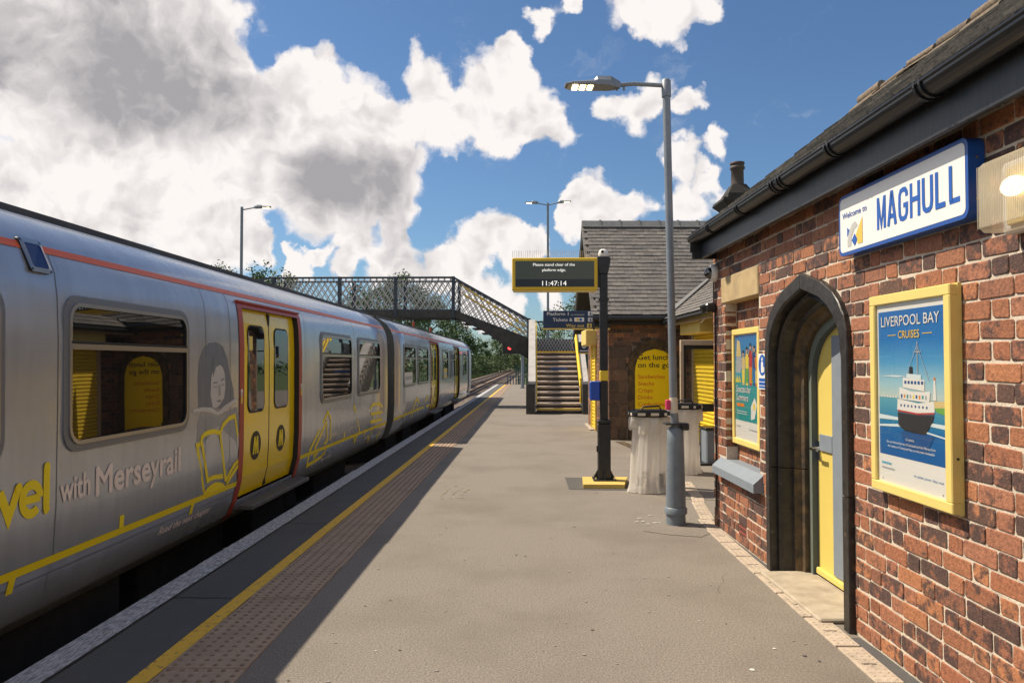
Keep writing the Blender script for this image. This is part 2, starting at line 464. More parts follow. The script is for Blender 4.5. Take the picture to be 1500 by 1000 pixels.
pm('fence_green', (0.015, 0.075, 0.06), rough=0.5)
pm('fence_blue', (0.03, 0.06, 0.13), rough=0.5)
pm('rubbish', (0.28, 0.14, 0.07), (0.10, 0.06, 0.04), scale=20, rough=0.8, c3=(0.45, 0.38, 0.3), s3=14)
pm('led', (0.9, 0.85, 0.7), rough=0.4, emit=(1.0, 0.72, 0.34), estr=6.0)
pm('bulb', (0.9, 0.85, 0.75), rough=0.4, emit=(1.0, 0.86, 0.62), estr=2.2)
pm('signal_red', (0.6, 0.02, 0.02), rough=0.3, emit=(1.0, 0.03, 0.03), estr=5.0)
pm('chrome', (0.62, 0.61, 0.59), rough=0.2, metal=1.0)
pm('terracotta', (0.30, 0.07, 0.045), (0.25, 0.06, 0.04), scale=20, rough=0.8)
pm('gum', (0.26, 0.235, 0.205), rough=0.8)
pm('timber_light', (0.55, 0.43, 0.29), (0.48, 0.37, 0.25), scale=12, stretch=(1, 1, 0.2), rough=0.6)
pm('tape_pale', (0.66, 0.60, 0.48), rough=0.5)
pm('chimney_dark', (0.02, 0.018, 0.017), (0.036, 0.031, 0.027), scale=10, rough=0.85, bump=0.5, bscale=30)
pm('chimney_pot', (0.055, 0.042, 0.036), (0.085, 0.062, 0.05), scale=8, rough=0.7)
pm('lead_grey', (0.13, 0.135, 0.14), (0.17, 0.17, 0.17), scale=8, rough=0.6)
for nm, c in (('poster_white', (0.72, 0.70, 0.67)), ('poster_blue', (0.02, 0.155, 0.42)), ('poster_blue_light', (0.13, 0.38, 0.55)), ('poster_haze', (0.50, 0.56, 0.52)), ('poster_sea', (0.02, 0.19, 0.33)), ('poster_foam', (0.62, 0.70, 0.72)),
              ('poster_teal', (0.025, 0.26, 0.27)), ('poster_orange', (0.70, 0.22, 0.03)), ('poster_sand', (0.62, 0.48, 0.22)), ('poster_red', (0.45, 0.05, 0.05)), ('poster_hull', (0.03, 0.03, 0.035)), ('poster_grey', (0.38, 0.40, 0.42)),
              ('poster_green', (0.15, 0.36, 0.08)), ('poster_yellow', (0.75, 0.6, 0.08)), ('poster_skin', (0.5, 0.3, 0.2)), ('poster_navy', (0.02, 0.08, 0.24)), ('poster_deep', (0.012, 0.12, 0.36)), ('poster_sky_mid', (0.05, 0.26, 0.52))):
    pm(nm, c, rough=0.35)


def ramp_mat(name, stops, z0, z1):
    """Printed colour gradient up the height of a poster (object coordinates)."""
    m = bpy.data.materials.new(name)
    m.use_nodes = True
    t = m.node_tree
    b = t.nodes['Principled BSDF']
    b.inputs['Roughness'].default_value = 0.35
    tc_ = t.nodes.new('ShaderNodeTexCoord')
    sp_ = t.nodes.new('ShaderNodeSeparateXYZ')
    t.links.new(tc_.outputs['Object'], sp_.inputs[0])
    mr = t.nodes.new('ShaderNodeMapRange')
    mr.inputs['From Min'].default_value = z0
    mr.inputs['From Max'].default_value = z1
    t.links.new(sp_.outputs['Z'], mr.inputs['Value'])
    cr = t.nodes.new('ShaderNodeValToRGB')
    e = cr.color_ramp.elements
    e[0].position, e[0].color = stops[0][0], (*stops[0][1], 1)
    e[1].position, e[1].color = stops[-1][0], (*stops[-1][1], 1)
    for p_, c_ in stops[1:-1]:
        q_ = e.new(p_)
        q_.color = (*c_, 1)
    t.links.new(mr.outputs['Result'], cr.inputs['Fac'])
    t.links.new(cr.outputs['Color'], b.inputs['Base Color'])
    MATS[name] = m


ramp_mat('poster_gradient', [(0, (0.012, 0.10, 0.32)), (.18, (0.012, 0.12, 0.34)), (.24, (0.02, 0.19, 0.36)), (.40, (0.10, 0.33, 0.42)), (.405, (0.46, 0.54, 0.50)), (.50, (0.30, 0.50, 0.58)), (.64, (0.08, 0.30, 0.54)), (.8, (0.02, 0.16, 0.44)), (1, (0.015, 0.12, 0.38))], .20, .955)
ramp_mat('summer_gradient', [(0, (0.025, 0.26, 0.27)), (.45, (0.03, 0.28, 0.30)), (.55, (0.05, 0.30, 0.42)), (.8, (0.04, 0.22, 0.45)), (1, (0.03, 0.16, 0.40))], .22, .985)


def bag_mat():
    m = bpy.data.materials.new('bag_film')
    m.use_nodes = True
    t = m.node_tree
    b = t.nodes['Principled BSDF']
    b.inputs['Base Color'].default_value = (0.90, 0.88, 0.84, 1)
    b.inputs['Roughness'].default_value = 0.22
    tr = t.nodes.new('ShaderNodeBsdfTranslucent')
    tr.inputs['Color'].default_value = (0.92, 0.89, 0.84, 1)
    tp = t.nodes.new('ShaderNodeBsdfTransparent')
    tp.inputs['Color'].default_value = (0.96, 0.93, 0.88, 1)
    a = t.nodes.new('ShaderNodeMixShader')
    a.inputs['Fac'].default_value = 0.6
    t.links.new(b.outputs[0], a.inputs[1])
    t.links.new(tr.outputs[0], a.inputs[2])
    c = t.nodes.new('ShaderNodeMixShader')
    c.inputs['Fac'].default_value = 0.24
    t.links.new(a.outputs[0], c.inputs[1])
    t.links.new(tp.outputs[0], c.inputs[2])
    t.links.new(c.outputs[0], t.nodes['Material Output'].inputs['Surface'])
    MATS['bag_film'] = m


bag_mat()


def clear_mat(name, tintc, fac, rough=0.02):
    """Clear pane: see-through film with a real Fresnel reflection."""
    m = bpy.data.materials.new(name)
    m.use_nodes = True
    t = m.node_tree
    t.nodes.remove(t.nodes['Principled BSDF'])
    tp = t.nodes.new('ShaderNodeBsdfTransparent')
    tp.inputs['Color'].default_value = (*tintc, 1)
    gl = t.nodes.new('ShaderNodeBsdfGlossy')
    gl.inputs['Roughness'].default_value = rough
    fr = t.nodes.new('ShaderNodeFresnel')
    fr.inputs['IOR'].default_value = fac
    a = t.nodes.new('ShaderNodeMixShader')
    ge = t.nodes.new('ShaderNodeNewGeometry')
    inv = t.nodes.new('ShaderNodeMath')
    inv.operation = 'MULTIPLY_ADD'
    inv.inputs[1].default_value = -1.0
    inv.inputs[2].default_value = 1.0
    t.links.new(ge.outputs['Backfacing'], inv.inputs[0])
    mu = t.nodes.new('ShaderNodeMath')
    mu.operation = 'MULTIPLY'
    t.links.new(fr.outputs[0], mu.inputs[0])
    t.links.new(inv.outputs[0], mu.inputs[1])
    t.links.new(mu.outputs[0], a.inputs['Fac'])
    t.links.new(tp.outputs[0], a.inputs[1])
    t.links.new(gl.outputs[0], a.inputs[2])
    t.links.new(a.outputs[0], t.nodes['Material Output'].inputs['Surface'])
    MATS[name] = m


clear_mat('clear_pane', (0.82, 0.84, 0.80), 1.45)
clear_mat('poster_glass', (0.97, 0.975, 0.97), 1.4, 0.01)
pm('lamp_cover', (0.62, 0.56, 0.42), rough=0.3)
MATS['lamp_cover'].node_tree.nodes['Principled BSDF'].inputs['Alpha'].default_value = 0.38

# ------------------------------------------------------------------ mesh helpers


class MB:
    def __init__(s):
        s.v, s.f, s.m, s.sm, s.mats = [], [], [], [], []

    def mi(s, mat):
        if mat not in s.mats:
            s.mats.append(mat)
        return s.mats.index(mat)

    def add(s, vs, fs, mat, smooth=False):
        k = len(s.v)
        i = s.mi(mat)
        s.v += [tuple(p) for p in vs]
        for f in fs:
            s.f.append(tuple(k + j for j in f))
            s.m.append(i)
            s.sm.append(smooth)

    def box(s, x0, x1, y0, y1, z0, z1, mat, c=0.0):
        if c <= 0:
            vs = [(x0, y0, z0), (x1, y0, z0), (x1, y1, z0), (x0, y1, z0), (x0, y0, z1), (x1, y0, z1), (x1, y1, z1), (x0, y1, z1)]
            s.add(vs, [(3, 2, 1, 0), (4, 5, 6, 7), (0, 1, 5, 4), (1, 2, 6, 5), (2, 3, 7, 6), (3, 0, 4, 7)], mat)
        else:
            c = min(c, (x1 - x0) / 2.01, (y1 - y0) / 2.01, (z1 - z0) / 2.01)
            vs, idx = [], {}
            for ix, iy, iz in [(a, b, d) for a in (0, 1) for b in (0, 1) for d in (0, 1)]:
                X, Y, Z = (x0, x1)[ix], (y0, y1)[iy], (z0, z1)[iz]
                sx, sy, sz = (1, -1)[ix], (1, -1)[iy], (1, -1)[iz]
                idx[(ix, iy, iz)] = len(vs)
                vs += [(X, Y + sy * c, Z + sz * c), (X + sx * c, Y, Z + sz * c), (X + sx * c, Y + sy * c, Z)]
            fs = []
            I = lambda a, b, d, k: idx[(a, b, d)] + k
            fs += [(I(0, 0, 0, 0), I(0, 0, 1, 0), I(0, 1, 1, 0), I(0, 1, 0, 0)), (I(1, 0, 0, 0), I(1, 1, 0, 0), I(1, 1, 1, 0), I(1, 0, 1, 0))]
            fs += [(I(0, 0, 0, 1), I(1, 0, 0, 1), I(1, 0, 1, 1), I(0, 0, 1, 1)), (I(0, 1, 0, 1), I(0, 1, 1, 1), I(1, 1, 1, 1), I(1, 1, 0, 1))]
            fs += [(I(0, 0, 0, 2), I(0, 1, 0, 2), I(1, 1, 0, 2), I(1, 0, 0, 2)), (I(0, 0, 1, 2), I(1, 0, 1, 2), I(1, 1, 1, 2), I(0, 1, 1, 2))]
            for b in (0, 1):
                for d in (0, 1):
                    fs.append((I(0, b, d, 1), I(1, b, d, 1), I(1, b, d, 2), I(0, b, d, 2)))
                    fs.append((I(b, 0, d, 0), I(b, 1, d, 0), I(b, 1, d, 2), I(b, 0, d, 2)))
                    fs.append((I(b, d, 0, 0), I(b, d, 1, 0), I(b, d, 1, 1), I(b, d, 0, 1)))
            for k in idx.values():
                fs.append((k, k + 1, k + 2))
            s.add(vs, fs, mat)

    def tube(s, pts, r, mat, n=10, caps=True, smooth=True):
        """Round bar through pts; r a number or one radius per point."""
        pts = [Vector(p) for p in pts]
        rs = r if isinstance(r, (list, tuple)) else [r] * len(pts)
        vs, fs = [], []
        up = None
        for i, p in enumerate(pts):
            a = pts[min(i + 1, len(pts) - 1)] - pts[max(i - 1, 0)]
            a.normalize()
            if up is None:
                up = a.cross(Vector((0, 0, 1)) if abs(a.z) < 0.9 else Vector((1, 0, 0))).normalized()
            up = (up - a * up.dot(a)).normalized()
            w = a.cross(up)
            for k in range(n):
                t = 2 * math.pi * k / n
                vs.append(p + (up * math.cos(t) + w * math.sin(t)) * rs[i])
        for i in range(len(pts) - 1):
            for k in range(n):
                fs.append((i * n + k, i * n + (k + 1) % n, (i + 1) * n + (k + 1) % n, (i + 1) * n + k))
        s.add(vs, fs, mat, smooth)
        if caps:
            e = (len(pts) - 1) * n
            s.add(vs[:n], [tuple(range(n - 1, -1, -1))], mat)
            s.add(vs[e:], [tuple(range(n))], mat)

    def lathe(s, prof, mat, n=16, cx=0, cy=0, smooth=True):
        vs, fs = [], []
        for r, z in prof:
            for k in range(n):
                t = 2 * math.pi * k / n
                vs.append((cx + r * math.cos(t), cy + r * math.sin(t), z))
        for i in range(len(prof) - 1):
            for k in range(n):
                fs.append((i * n + k, i * n + (k + 1) % n, (i + 1) * n + (k + 1) % n, (i + 1) * n + k))
        s.add(vs, fs, mat, smooth)

    def bar(s, a, b, w, d, mat, up=(0, 0, 1)):
        """Straight flat bar from a to b; w along up x dir, d along up."""
        a, b = Vector(a), Vector(b)
        t = (b - a).normalized()
        u = Vector(up)
        u = (u - t * u.dot(t)).normalized()
        w_ = t.cross(u)
        vs = []
        for p in (a, b):
            for sx, sy in ((-1, -1), (1, -1), (1, 1), (-1, 1)):
                vs.append(p + w_ * (sx * w / 2) + u * (sy * d / 2))
        s.add(vs, [(3, 2, 1, 0), (4, 5, 6, 7), (0, 1, 5, 4), (1, 2, 6, 5), (2, 3, 7, 6), (3, 0, 4, 7)], mat)

    def prism(s, poly, axis, a0, a1, mat):
        """Polygon (2-D, counter-clockwise or not) pushed along an axis (0,1,2) from a0 to a1."""
        n = len(poly)

        def P(p, a):
            q = [0, 0, 0]
            o = [i for i in range(3) if i != axis]
            q[axis] = a
            q[o[0]], q[o[1]] = p
            return tuple(q)
        vs = [P(p, a0) for p in poly] + [P(p, a1) for p in poly]
        fs = [tuple(range(n - 1, -1, -1)), tuple(range(n, 2 * n))] + [(i, (i + 1) % n, n + (i + 1) % n, n + i) for i in range(n)]
        s.add(vs, fs, mat)

    def mesh(s, name):
        me = bpy.data.meshes.new(name)
        me.from_pydata(s.v, [], s.f)
        for m in s.mats:
            me.materials.append(MATS[m])
        me.polygons.foreach_set('material_index', s.m)
        me.polygons.foreach_set('use_smooth', s.sm)
        me.update()
        return me

    def build(s, name, parent=None, label=None, kind=None, loc=None):
        o = bpy.data.objects.new(name, s.mesh(name))
        COL.objects.link(o)
        if parent is not None:
            o.parent = parent
        if label:
            o['label'] = label
        if kind:
            o['kind'] = kind
        if loc:
            o.location = loc
        return o


def fixnormals(o):
    import bmesh
    bm = bmesh.new()
    bm.from_mesh(o.data)
    bmesh.ops.recalc_face_normals(bm, faces=bm.faces)
    bm.to_mesh(o.data)
    bm.free()


def inst(name, me, parent, loc, scale=None, rot=None):
    o = bpy.data.objects.new(name, me)
    COL.objects.link(o)
    o.parent = parent
    o.location = loc
    if scale:
        o.scale = scale
    if rot:
        o.rotation_euler = rot
    return o


def tag(o, label, cat=None, group=None, kind=None):
    o['label'] = label
    if cat:
        o['category'] = cat
    if group:
        o['group'] = group
    if kind:
        o['kind'] = kind
    return o


def thing(name, label, cat, loc=(0, 0, 0), rz=0.0, group=None):
    o = bpy.data.objects.new(name, None)
    o.empty_display_size = 0.1
    COL.objects.link(o)
    o.location = loc
    o.rotation_euler = (0, 0, rz)
    return tag(o, label, cat, group)


def copy_tree(o, parent=None):
    c = o.copy()
    COL.objects.link(c)
    if parent is not None:
        c.parent = parent
    for ch in list(o.children):
        copy_tree(ch, c)
    return c


def text_mesh2d(s, size=1.0, sx=1.0, align='LEFT', bold=0.0, shear=0.0, spacing=1.0):
    """Vertices (x, y) and faces of a line of lettering, baseline at y = 0; size is the capital height."""
    cu = bpy.data.curves.new('lettering', 'FONT')
    cu.body = s
    cu.size = 1.0
    cu.align_x = align
    cu.shear = shear
    cu.offset = 0.0
    cu.space_character = spacing
    cu.resolution_u = 3
    ob = bpy.data.objects.new('lettering', cu)
    me = bpy.data.meshes.new_from_object(ob)
    k = size / 0.69
    vs = [(v.co.x * k * sx, v.co.y * k) for v in me.vertices]
    fs = [tuple(p.vertices) for p in me.polygons]
    bpy.data.objects.remove(ob)
    bpy.data.curves.remove(cu)
    bpy.data.meshes.remove(me)
    return vs, fs


class Flat:
    """Print laid on a surface: mp(a, b, lift) gives the 3-D point of print coordinates (a right, b up)."""

    def __init__(s, mp):
        s.mp = mp
        s.mb = MB()
        s.lines = []

    def poly(s, pts, mat, lift):
        s.mb.add([s.mp(a, b, lift) for a, b in pts], [tuple(range(len(pts)))], mat)

    def rect(s, a0, b0, a1, b1, mat, lift):
        s.poly([(a0, b0), (a1, b0), (a1, b1), (a0, b1)], mat, lift)

    def disc(s, a, b, r, mat, lift, n=24, ry=None):
        s.poly([(a + r * math.cos(2 * math.pi * k / n), b + (ry or r) * math.sin(2 * math.pi * k / n)) for k in range(n)], mat, lift)

    def text(s, t, a, b, size, mat, lift, width=None, **kw):
        vs, fs = text_mesh2d(t, size, **kw)
        if not vs:
            return
        if width:
            x0, x1 = min(v[0] for v in vs), max(v[0] for v in vs)
            al = kw.get('align', 'LEFT')
            f = width / (x1 - x0)
            o = {'LEFT': x0, 'CENTER': (x0 + x1) / 2, 'RIGHT': x1}[al]
            vs = [((x - o) * f, y) for x, y in vs]
        tb = MB()
        s.lines.append(tb)
        bd = max(0.0, kw.get('bold', 0)) * size * 1.1
        for i, (dx, dy) in enumerate([(0, 0), (bd, 0), (-bd, 0), (0, bd), (0, -bd)] if bd else [(0, 0)]):
            tb.add([s.mp(a + x + dx, b + y + dy, lift + i * 0.00025) for x, y in vs], fs, mat)

    def stroke(s, pts, w, mat, lift, close=False):
        lift = lift + 0.0003 * (len(s.mb.f) % 7)
        P = [Vector(p) for p in pts]
        n = len(P)
        L_, R_ = [], []
        for i, p in enumerate(P):
            a = P[i - 1] if i > 0 or close else None
            b = P[(i + 1) % n] if i < n - 1 or close else None
            d1 = (p - a).normalized() if a is not None else (b - p).normalized()
            d2 = (b - p).normalized() if b is not None else d1
            n1, n2 = Vector((-d1.y, d1.x)), Vector((-d2.y, d2.x))
            m = (n1 + n2)
            m = m.normalized() if m.length > 1e-6 else n1
            k = min(1 / max(m.dot(n1), 0.35), 2.2)
            L_.append(p + m * w / 2 * k)
            R_.append(p - m * w / 2 * k)
        for i in range(n if close else n - 1):
            j = (i + 1) % n
            s.poly([R_[i], R_[j], L_[j], L_[i]], mat, lift)

    def build(s, name, parent, **kw):
        for t in s.lines:
            t.build('lettering', parent)
        return s.mb.build(name, parent, **kw) if s.mb.v else None


def rrect(y0, y1, z0, z1, r, n=5):
    """Rounded rectangle outline, counter-clockwise."""
    out = []
    for cy, cz, a0 in ((y1 - r, z0 + r, -90), (y1 - r, z1 - r, 0), (y0 + r, z1 - r, 90), (y0 + r, z0 + r, 180)):
        for k in range(n + 1):
            t = R(a0 + 90 * k / n)
            out.append((cy + r * math.cos(t), cz + r * math.sin(t)))
    return out


def structure(mb, name, label):
    o = mb.build(name)
    o['kind'] = 'structure'
    o['label'] = label
    return o

# ================================================================== SETTING
BA = R(2.19)                                    # the station buildings stand 2.2 degrees off the track


def bw(x, y, z=0.0):
    """Building coordinates (x from the platform, y along the front) to the world."""
    return (x * math.cos(BA) - y * math.sin(BA), x * math.sin(BA) + y * math.cos(BA), z)


g = MB()
g.add([(-3000, -600, -1.30), (3000, -600, -1.30), (3000, 5000, -1.30), (-3000, 5000, -1.30)], [(0, 1, 2, 3)], 'grass_bank')
structure(g, 'ground', 'flat green ground round the station, reaching to the horizon')

g = MB()
g.prism([(-9.4, -1.2), (-9.1, -1.04), (-2.9, -1.04), (-2.7, -1.2)], 1, -30, 56.5, 'ballast')
g.prism([(-10.6, -1.28), (-9.3, -1.045), (-2.5, -1.045), (-1.2, -1.28)], 1, 56.5, 420, 'ballast')
structure(g, 'track_bed', 'brown stone ballast bed under the two railway tracks')

g = MB()
g.box(-2.55, 14.0, -14, 56, -1.29, -0.02, 'concrete')
g.box(-2.45, 14.0, -14, 56, -0.02, 0.0, 'asphalt')
platform = structure(g, 'platform', 'sunlit grey asphalt station platform beside the train')
g = MB()
g.add([(-2.43, -14, 0.004), (-2.03, -14, 0.004), (-2.03, 56, 0.004), (-2.43, 56, 0.004)], [(0, 1, 2, 3)], 'asphalt_dark')
g.build('edge_strip', platform)
g = MB()
y = -14.0
while y < 56:
    n = min(y + random.uniform(2.1, 3.4), 56)
    g.add([(-2.025 + random.uniform(-.006, .006), y, 0.006), (-1.925 + random.uniform(-.006, .006), y, 0.006), (-1.925 + random.uniform(-.006, .006), n - 0.004, 0.006), (-2.025, n - 0.004, 0.006)], [(0, 1, 2, 3)], 'yellow_line')
    y = n
g.build('yellow_line', platform, label='worn yellow safety line along the platform edge')
# coping stones
cop = []
for k in range(4):
    b = MB()
    b.box(-0.10, 0.10, 0.003, 0.757, -0.12, 0.008, 'coping', 0.012)
    cop.append(b.mesh('coping_stone'))
rest = MB()
y, i = 0.7, 0
while y < 56:
    if y < 34:
        inst('coping_stone', cop[i % 4], platform, (-2.55 + random.uniform(-.004, .004), y, random.uniform(-.003, .002)))
    else:
        rest.box(-2.65, -2.45, y + .003, y + .757, -.12, .008, 'coping')
    y += 0.76
    i += 1
y = -14
while y < 0.7:
    rest.box(-2.65, -2.45, y + .003, min(y + .757, .698), -.12, .008, 'coping')
    y += .76
rest.build('coping_stones', platform, kind='stuff')


def slab(mb, x0, y0, w=0.43, l=0.4, fine=True):
    mb.box(x0 + .002, x0 + w - .002, y0 + .002, y0 + l - .002, -0.04, 0.009, 'tactile', 0.003)
    for a in range(6):
        for c in range(6):
            cx, cy = x0 + w * (a + .5) / 6, y0 + l * (c + .5) / 6
            n = 6 if fine else 4
            vs = [(cx + .0155 * math.cos(2 * math.pi * k / n), cy + .0155 * math.sin(2 * math.pi * k / n), .0085) for k in range(n)]
            vs += [(cx + .010 * math.cos(2 * math.pi * k / n), cy + .010 * math.sin(2 * math.pi * k / n), .0145) for k in range(n)]
            mb.add(vs, [tuple(range(n, 2 * n))] + [(k, (k + 1) % n, n + (k + 1) % n, n + k) for k in range(n)], 'tactile_dot')


b = MB()
slab(b, 0, 0)
slab_me = b.mesh('tactile_slab')
y, i = -2.0, 0
far = MB()
while y < 55.6:
    if 2.0 < y < 32:
        inst('tactile_slab', slab_me, platform, (-1.92 + random.uniform(-.003, .003), y, random.uniform(-.0025, .0025)), rot=(0, 0, R(random.uniform(-.35, .35))))
    elif y >= 32:
        slab(far, -1.92, y, fine=False)
    y += 0.4
far.build('tactile_slabs', platform, kind='stuff')
# groove, joints, patches, worn paint
g = MB()
for yy in (3.45, 5.2, 7.6, 10.4, 13.4, 17.0, 22.0, 28.0):
    w = .006
    pts = [(-2.44 + k * .1, yy + random.uniform(-.012, .012)) for k in range(5)]
    for p, q in zip(pts, pts[1:]):
        g.add([(p[0], p[1] - w, .0065), (q[0], q[1] - w, .0065), (q[0], q[1] + w, .0065), (p[0], p[1] + w, .0065)], [(0, 1, 2, 3)], 'dark_slot')
g.add([(-2.452, -14, .0085), (-2.436, -14, .0085), (-2.436, 56, .0085), (-2.452, 56, .0085)], [(0, 1, 2, 3)], 'dark_slot')
g.build('surface_joint', platform)


def patch(poly, mat, z, name, label):
    m = MB()
    m.add([(p[0], p[1], z) for p in poly], [tuple(range(len(poly)))], mat)
    return m.build(name, platform, label=label)


patch([(0.46, 9.75), (0.80, 9.70), (1.22, 9.68), (1.24, 10.6), (0.45, 10.75)], 'asphalt_patch', .004, 'asphalt_patch', 'dark asphalt repair round the foot of the screen post')
patch([(1.05, 7.35), (1.28, 7.2), (1.55, 7.12), (1.68, 7.3), (1.70, 8.1), (1.25, 8.0)], 'asphalt', .004, 'asphalt_patch', 'asphalt repair round the foot of the lamp post')
patch([(1.30, 9.6), (1.75, 9.1), (2.25, 9.0), (2.3, 12.4), (1.75, 14.5), (1.5, 13.2)], 'asphalt', .0045, 'asphalt_patch', 'lighter worn asphalt by the bin')
g = MB()
rr_ = random.Random(12)
for (xa, ya, xb, yb, w) in [(-1.15, 9.95, -.75, 10.0, .03), (-1.12, 9.05, -.72, 9.1, .03), (-1.1, 9.2, -1.04, 9.85, .022), (-.98, 9.25, -.9, 9.8, .022), (-.86, 9.3, -.8, 9.75, .022), (-1.0, 9.5, -.84, 9.55, .02), (-1.6, 21.0, -.9, 21.05, .05), (-.92, 17.6, -.5, 17.62, .05)]:
    p_, q_ = Vector((xa, ya, .0046)), Vector((xb, yb, .0046))
    for k in range(9):
        if rr_.random() < .45:
            continue
        a_, b_ = p_.lerp(q_, k / 9), p_.lerp(q_, (k + rr_.uniform(.5, 1)) / 9)
        g.bar(a_ + Vector((0, rr_.uniform(-.012, .012), 0)), b_ + Vector((0, rr_.uniform(-.012, .012), 0)), w * rr_.uniform(.3, .9), .001, 'faded_yellow')
g.build('worn_marking', platform, label='worn yellow paint marks on the platform', kind='stuff')
# specks of litter and chewing gum
g = MB()
for k in range(150):
    x, y = random.uniform(-1.3, 1.7), 3.2 + 12 * random.random() ** 1.6
    s = random.uniform(.006, .016)
    a0 = random.uniform(0, 6)
    g.add([(x + s * random.uniform(.6, 1.2) * math.cos(a0 + j * 1.05), y + s * random.uniform(.6, 1.2) * math.sin(a0 + j * 1.05), .0035) for j in range(6)], [tuple(range(6))], 'white_plastic' if k % 17 == 0 else ('asphalt_patch' if k % 4 == 0 else 'gum'))
for k in range(9):
    x, y = 1.2 + random.gauss(0, .12), 7.75 + random.gauss(0, .12)
    g.box(x, x + .03, y, y + .02, .002, .008, 'white_plastic')
g.build('litter_specks', platform, kind='stuff')

patch([(1.90, 2.5), (2.10, 2.5), (1.90, 4.55), (1.845, 4.55)], 'asphalt_dark', .004, 'asphalt_patch', 'dark tar strip at the foot of the brick wall')
patch([(1.80, 6.05), (1.865, 6.05), (1.80, 7.5), (1.765, 7.5)], 'asphalt_dark', .004, 'asphalt_patch', 'dark tar strip below the blind window')
# hairline cracks
g = MB()
rr_ = random.Random(4)
for (x_, y_, ang_, n_) in ((1.3, 5.4, 1.9, 6), (1.1, 12.5, 2.2, 9), (-.9, 14.8, .2, 8)):
    for k in range(n_):
        l_ = rr_.uniform(.07, .16)
        ang_ += rr_.uniform(-.5, .5)
        nx_, ny_ = x_ + l_ * math.cos(ang_), y_ + l_ * math.sin(ang_)
        w_ = .0009 * (1 - k / n_) + .0005
        g.add([(x_ - w_, y_ - w_, .0032), (nx_ - w_, ny_ - w_, .0032), (nx_ + w_, ny_ + w_, .0032), (x_ + w_, y_ + w_, .0032)], [(0, 1, 2, 3)], 'dark_slot')
        x_, y_ = nx_, ny_
g.build('surface_cracks', platform, kind='stuff')

# drain channel along the building foot
b = MB()
b.box(-.07, .07, .012, .488, -.05, .010, 'drain_cover', .004)
for c in range(10):
    for a in range(3):
        cx, cy = -.045 + .045 * a, .05 + .044 * c
        b.box(cx - .009, cx + .009, cy - .010, cy + .010, .009, .012, 'drain_cover', .002)
b.box(-.045, .035, .236, .25, .0095, .0108, 'dark_slot')
dr_me = b.mesh('drain_cover')
path = [Vector((1.86, 0.4, 0)), Vector((1.785, 3.9, 0)), Vector((1.752, 5.6, 0)), Vector((1.735, 6.9, 0)), Vector((1.75, 7.6, 0)), Vector((1.84, 8.4, 0)), Vector((1.95, 9.2, 0)), Vector((2.04, 10.2, 0))]
ln = [(b_ - a_).length for a_, b_ in zip(path, path[1:])]


def along(d):
    for a_, b_, l_ in zip(path, path[1:], ln):
        if d <= l_:
            return a_ + (b_ - a_) * (d / l_), (b_ - a_).normalized()
        d -= l_
    return path[-1], (path[-1] - path[-2]).normalized()


d = 0.0
while d < sum(ln) - .3:
    p, t = along(d)
    inst('drain_cover', dr_me, platform, p, rot=(0, 0, math.atan2(-t.x, t.y) + R(random.uniform(-.8, .8))))
    d += .5
# small pale slabs at the corners of the far building
g = MB()
g.box(1.35, 1.62, 18.2, 20.0, 0, .03, 'pale_stone', .01)
g.build('corner_slab', platform)
g = MB()
g.box(2.6, 3.3, 12.7, 13.2, 0, .06, 'pale_stone', .012)
g.build('corner_slab', platform)
g = MB()
g.add([(1.66, 15.6, .005), (1.98, 13.4, .005), (2.12, 13.4, .005), (1.86, 15.6, .005)], [(0, 1, 2, 3)], 'brown_stone')
g.build('surface_joint', platform)

# opposite platform
g = MB()
g.box(-14, -9.3, -14, 62, -1.29, -0.02, 'concrete')
g.box(-14, -9.3, -14, 62, -.02, 0, 'asphalt')
structure(g, 'platform', 'platform on the far side of the tracks, behind the train')

# tracks
for cx, lab in ((-4.26, 'railway track the train stands on, running past the platform end'), (-7.75, 'second railway track beyond the train')):
    tr = thing('railway_track', lab, 'track', (cx, 0, -1.05))
    for s in (-.7525, .7525):
        b = MB()
        prof = [(-.07, .0), (.07, .0), (.07, .012), (.012, .03), (.012, .11), (.035, .12), (.035, .15), (-.035, .15), (-.035, .12), (-.012, .11), (-.012, .03), (-.07, .012)]
        b.prism([(p[0] + s, p[1] + .0) for p in prof], 1, -30, 420, 'rail_rust')
        b.prism([(s - .033, .1505), (s + .033, .1505), (s + .033, .153), (s - .033, .153)], 1, -30, 420, 'rail_steel')
        b.build('rail', tr)
    b = MB()
    b.box(1.15 if cx < -5 else -1.25, 1.25 if cx < -5 else -1.15, -30, 420, .05, .19, 'rail_rust')
    b.build('conductor_rail', tr)
    b = MB()
    y = -20
    while y < 400:
        b.box(-1.25, 1.25, y, y + .25, -.06, .015, 'sleeper')
        y += .65
    b.build('sleepers', tr, kind='stuff')
g = MB()
for k in range(5000):
    x = random.uniform(-9.2, -2.8) if k % 2 else random.uniform(-3.5, -2.75)
    y = random.uniform(3, 12) if k % 2 == 0 else random.uniform(36, 80)
    s = random.uniform(.02, .045)
    q = [(x + random.uniform(-s, s), y + random.uniform(-s, s), -1.04 + random.uniform(0, s * 1.4)) for j in range(4)]
    g.add(q, [(0, 1, 2), (0, 2, 3), (0, 3, 1), (1, 3, 2)], 'ballast_rock')
tag(g.build('ballast_stones'), 'loose brown ballast stones between the rails', 'ballast', kind='stuff')

# ================================================================== TRAIN
TX = -4.26
PROF = [(1.20, .03), (1.29, .12), (1.345, .25), (1.395, .45), (1.41, .75), (1.41, 1.3), (1.407, 1.75), (1.395, 2.0), (1.375, 2.145), (1.325, 2.27), (1.235, 2.40), (1.07, 2.52), (.82, 2.61), (.42, 2.675), (0, 2.70)]


